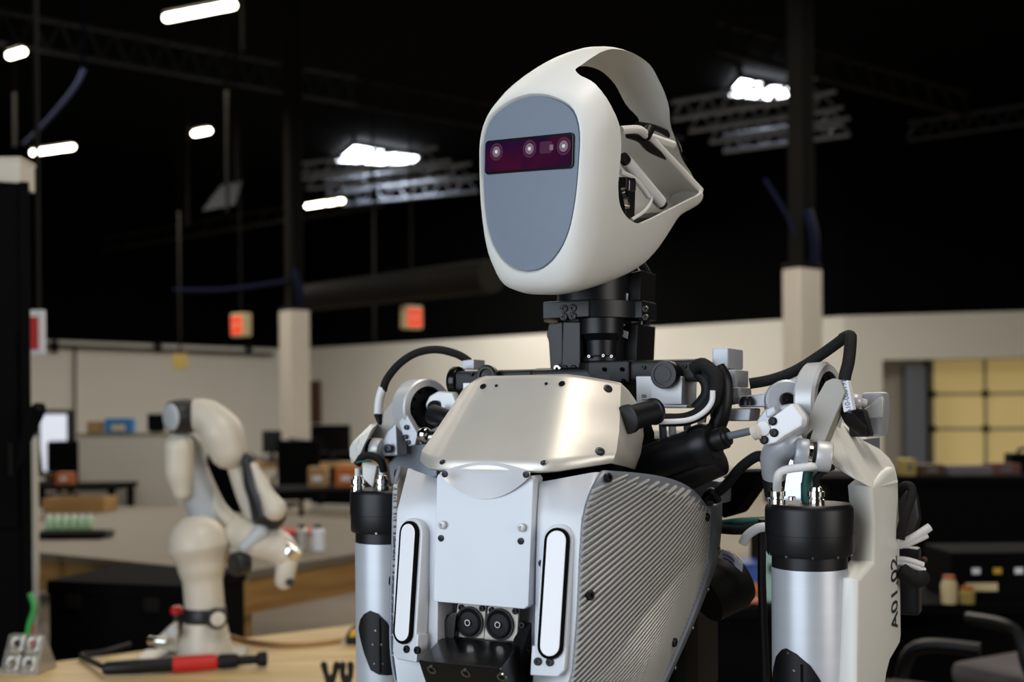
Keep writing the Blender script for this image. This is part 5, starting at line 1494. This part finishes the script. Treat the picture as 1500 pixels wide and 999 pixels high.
x, y, _ = atD(528, 9.4); desk((x, y, 0), rad(8), 1.5, .7, .74, 'dark desk loaded with orange bins behind the robot shoulder')
for px, m, lab, w in ((508, 'orange', 'orange bin on the dark desk behind the robot shoulder', .18), (554, 'brown', 'brown carton on the dark desk behind the robot shoulder', .18), (466, 'cardboard', 'tan carton on the dark desk behind the robot shoulder', .15)):
    c = atD(px, 9.4); t = thing('parts_bin', lab, 'bin', (c[0], c[1], .74))
    B().box((0, 0, .08), (w, .16, .16), bev=.008).make('bin_body', m, t); B().box((0, -.082, .07), (.08, .006, .04)).make('bin_label', 'label_white', t)
for px, m, lab in ((442, 'steel_plate', 'small grey canister on the grey-topped bench beside the bottle'), (466, 'label_white', 'white bottle on the grey-topped bench beside the canister')):
    c = Wz(px, 806, .72); t = thing('canister', lab, 'canister', c)
    B().lathe((0, 0, 0), UP, [(0, .03), (.09, .03), (.10, .02)], 16).make('body', m, t); B().cyl((0, 0, .098), (0, 0, .115), .018, seg=12).make('cap', 'black_plastic', t)
t = thing('red_mat', 'dark red folded cloth lying on the grey-topped bench', 'cloth', Wz(425, 783, .72))
B().box((0, 0, .012), (.26, .2, .024), bev=.01).make('cloth', 'red_plastic', t)
# brown door in the back wall
a0, a1 = on_wall(456, 640, A_, B_, .03), on_wall(471, 640, A_, B_, .03)
dn = (a1 - a0); dn.z = 0
dr2 = struct(bpy.data.objects.new('door_2', None)); COL.objects.link(dr2)
zt2 = on_wall(463, 607, A_, B_, .03).z
pb = [Vector((a0.x, a0.y, 0)), Vector((a1.x, a1.y, 0))]; nb = Vector((-dn.y, dn.x, 0)).normalized(); nb = nb if nb.y < 0 else -nb
B().prism([pb[0], pb[1], pb[1] + nb * .06, pb[0] + nb * .06], (0, 0, zt2)).make('leaf', 'brown', dr2)
B().prism([pb[0].lerp(pb[1], .8) + nb * .06, pb[0].lerp(pb[1], .9) + nb * .06, pb[0].lerp(pb[1], .9) + nb * .12, pb[0].lerp(pb[1], .8) + nb * .12], (0, 0, .06)).make('door_handle', 'steel_plate', dr2)
dr2.children[-1].location.z = 1.0
# low furniture along the back wall to close the floor line
for px, D, w, lab in ((560, 16, 2.4, 'long dark desk by the back wall behind the robot shoulder'),):
    x, y, _ = atD(px, D); desk((x, y, 0), rad(-20), w, .7, .78, lab, panel=True)

# ------------------------------------------------ right side
x, y, _ = atD(1440, 6.6)
t = desk((x, y, 0), rad(-6), 2.0, .8, .97, 'tall black workbench below the overhead door', panel=True)
for px, m, lab, w, h in ((1326, 'yellow_sign', 'small yellow box at the end of the tall black workbench', .07, .09), (1358, 'brown', 'small brown box on the tall black workbench', .14, .06), (1415, 'cloth_grey', 'grey parts tray on the tall black workbench', .24, .05), (1466, 'cloth_rose', 'dull pinkish box beside the grey parts tray', .16, .06)):
    c = atD(px, 6.4); t = thing('parts_box', lab, 'box', (c[0], c[1], .97))
    B().box((0, 0, h / 2), (w, .14, h), bev=.006).make('box_body', m, t); B().box((0, -.072, h / 2), (w * .4, .006, h * .4)).make('box_label', 'cloth_grey', t)
x, y, _ = atD(1508, 6.5); t = thing('tool_case', 'black tool case standing on the tall black workbench', 'case', (x, y, .97), rad(-10))
B().box((0, 0, .055), (.24, .16, .11), bev=.012).make('case_body', 'black_matte', t); B().tube([(-.06, 0, .105), (-.05, 0, .135), (.05, 0, .135), (.06, 0, .105)], .009, 8).make('handle', 'black_plastic', t)
x, y, _ = atD(1450, 4.6); desk((x, y, 0), rad(-4), 1.1, .7, .62, 'low black cart loaded with equipment in front of the tall workbench', panel=True)
c = atD(1450, 4.5); t = thing('instrument', 'dark bench instrument with small lit keys on the low cart', 'instrument', (c[0], c[1], .62))
B().box((0, 0, .09), (.42, .3, .18), bev=.01).make('case', 'black_matte', t)
for i, m in enumerate(('label_white', 'yellow_tape', 'label_white', 'peach')):
    B().box((-.12 + i * .08, -.152, .11), (.03, .006, .022)).make('key', m, t)
B().box((-.1, -.152, .05), (.12, .006, .03)).make('display', 'cream_plastic', t)
for px, m, lab, h in ((1388, 'cream_plastic', 'small cream jar on the low black cart', .09), (1414, 'yellow_sign', 'small yellow tub in front of the cream jar', .05)):
    c = atD(px, 4.29); t = thing('jar', lab, 'jar', (c[0], c[1], .62))
    B().lathe((0, 0, 0), UP, [(0, .028), (h * .8, .03), (h, .02)], 14).make('jar_body', m, t); B().cyl((0, 0, h), (0, 0, h + .012), .022, seg=12).make('jar_lid', 'orange', t)
x, y, _ = atD(1545, 3.75); office_chair((x, y, 0), rad(-150), 'grey office chair in front of the low black cart', m='cloth_grey', group='office chairs')
x, y, _ = atD(1338, 3.05); office_chair((x, y, 0), rad(60), 'dark office chair close behind the robot arm shell', group='office chairs')
# cart seen between flank and arm
x, y, _ = atD(1075, 4.3); desk((x, y, 0), 0, .9, .6, .66, 'black cart seen between the robot flank and its arm', panel=True)
for px, m, lab in ((1072, 'peach', 'crumpled pinkish work glove on the black cart, beside the blue bin'), (1098, 'orange', 'crumpled orange work glove on the black cart')):
    c = atD(px, 4.08 if px < 1090 else 4.3); t = thing('work_glove', lab, 'glove', (c[0], c[1], .66))
    b = B(); b.hull([(-.06, -.03, 0), (.06, -.04, 0), (.05, .05, 0), (-.05, .05, 0), (-.02, 0, .05), (.03, .01, .045)], bev=.012, seg=2); b.make('palm', m, t)
    for i in range(3): B().capsule([(.04, -.03 + i * .025, .018), (.09, -.035 + i * .03, .014)], [.011, .009], seg=8, n=3).make('finger', m, t)
c = atD(1084, 4.44); t = thing('plastic_bin', 'blue plastic bin on the black cart', 'bin', (c[0], c[1], .66))
B().box((0, 0, .05), (.12, .14, .10), bev=.012).make('bin_body', 'blue_plastic', t); B().box((0, 0, .098), (.14, .16, .012), bev=.004).make('rim', 'blue_plastic', t)
x, y, _ = atD(1150, 4.5); monitor((x, y, .86), rad(6), .17, .21, 'glowing blue-white screen on the stand behind the robot arm', m='screen_blue')
t = thing('monitor_stand', 'small black riser under the glowing screen', 'stand', (x, y, .66))
B().box((0, .02, .1), (.24, .18, .2), bev=.006).make('riser', 'black_matte', t); B().box((0, -.075, .1), (.1, .006, .05)).make('slot', 'black_gloss', t)
c = atD(1132, 4.12); t = thing('circuit_board', 'pale teal board leaning on the black cart behind the arm tube', 'board', (c[0], c[1], .66))
B().box((0, 0, .09), (.10, .012, .18), Matrix.Rotation(rad(-8), 3, 'X'), bev=.002).make('board_plate', 'teal_light', t); B().box((0, -.012, .12), (.04, .012, .03)).make('chip', 'black_plastic', t)
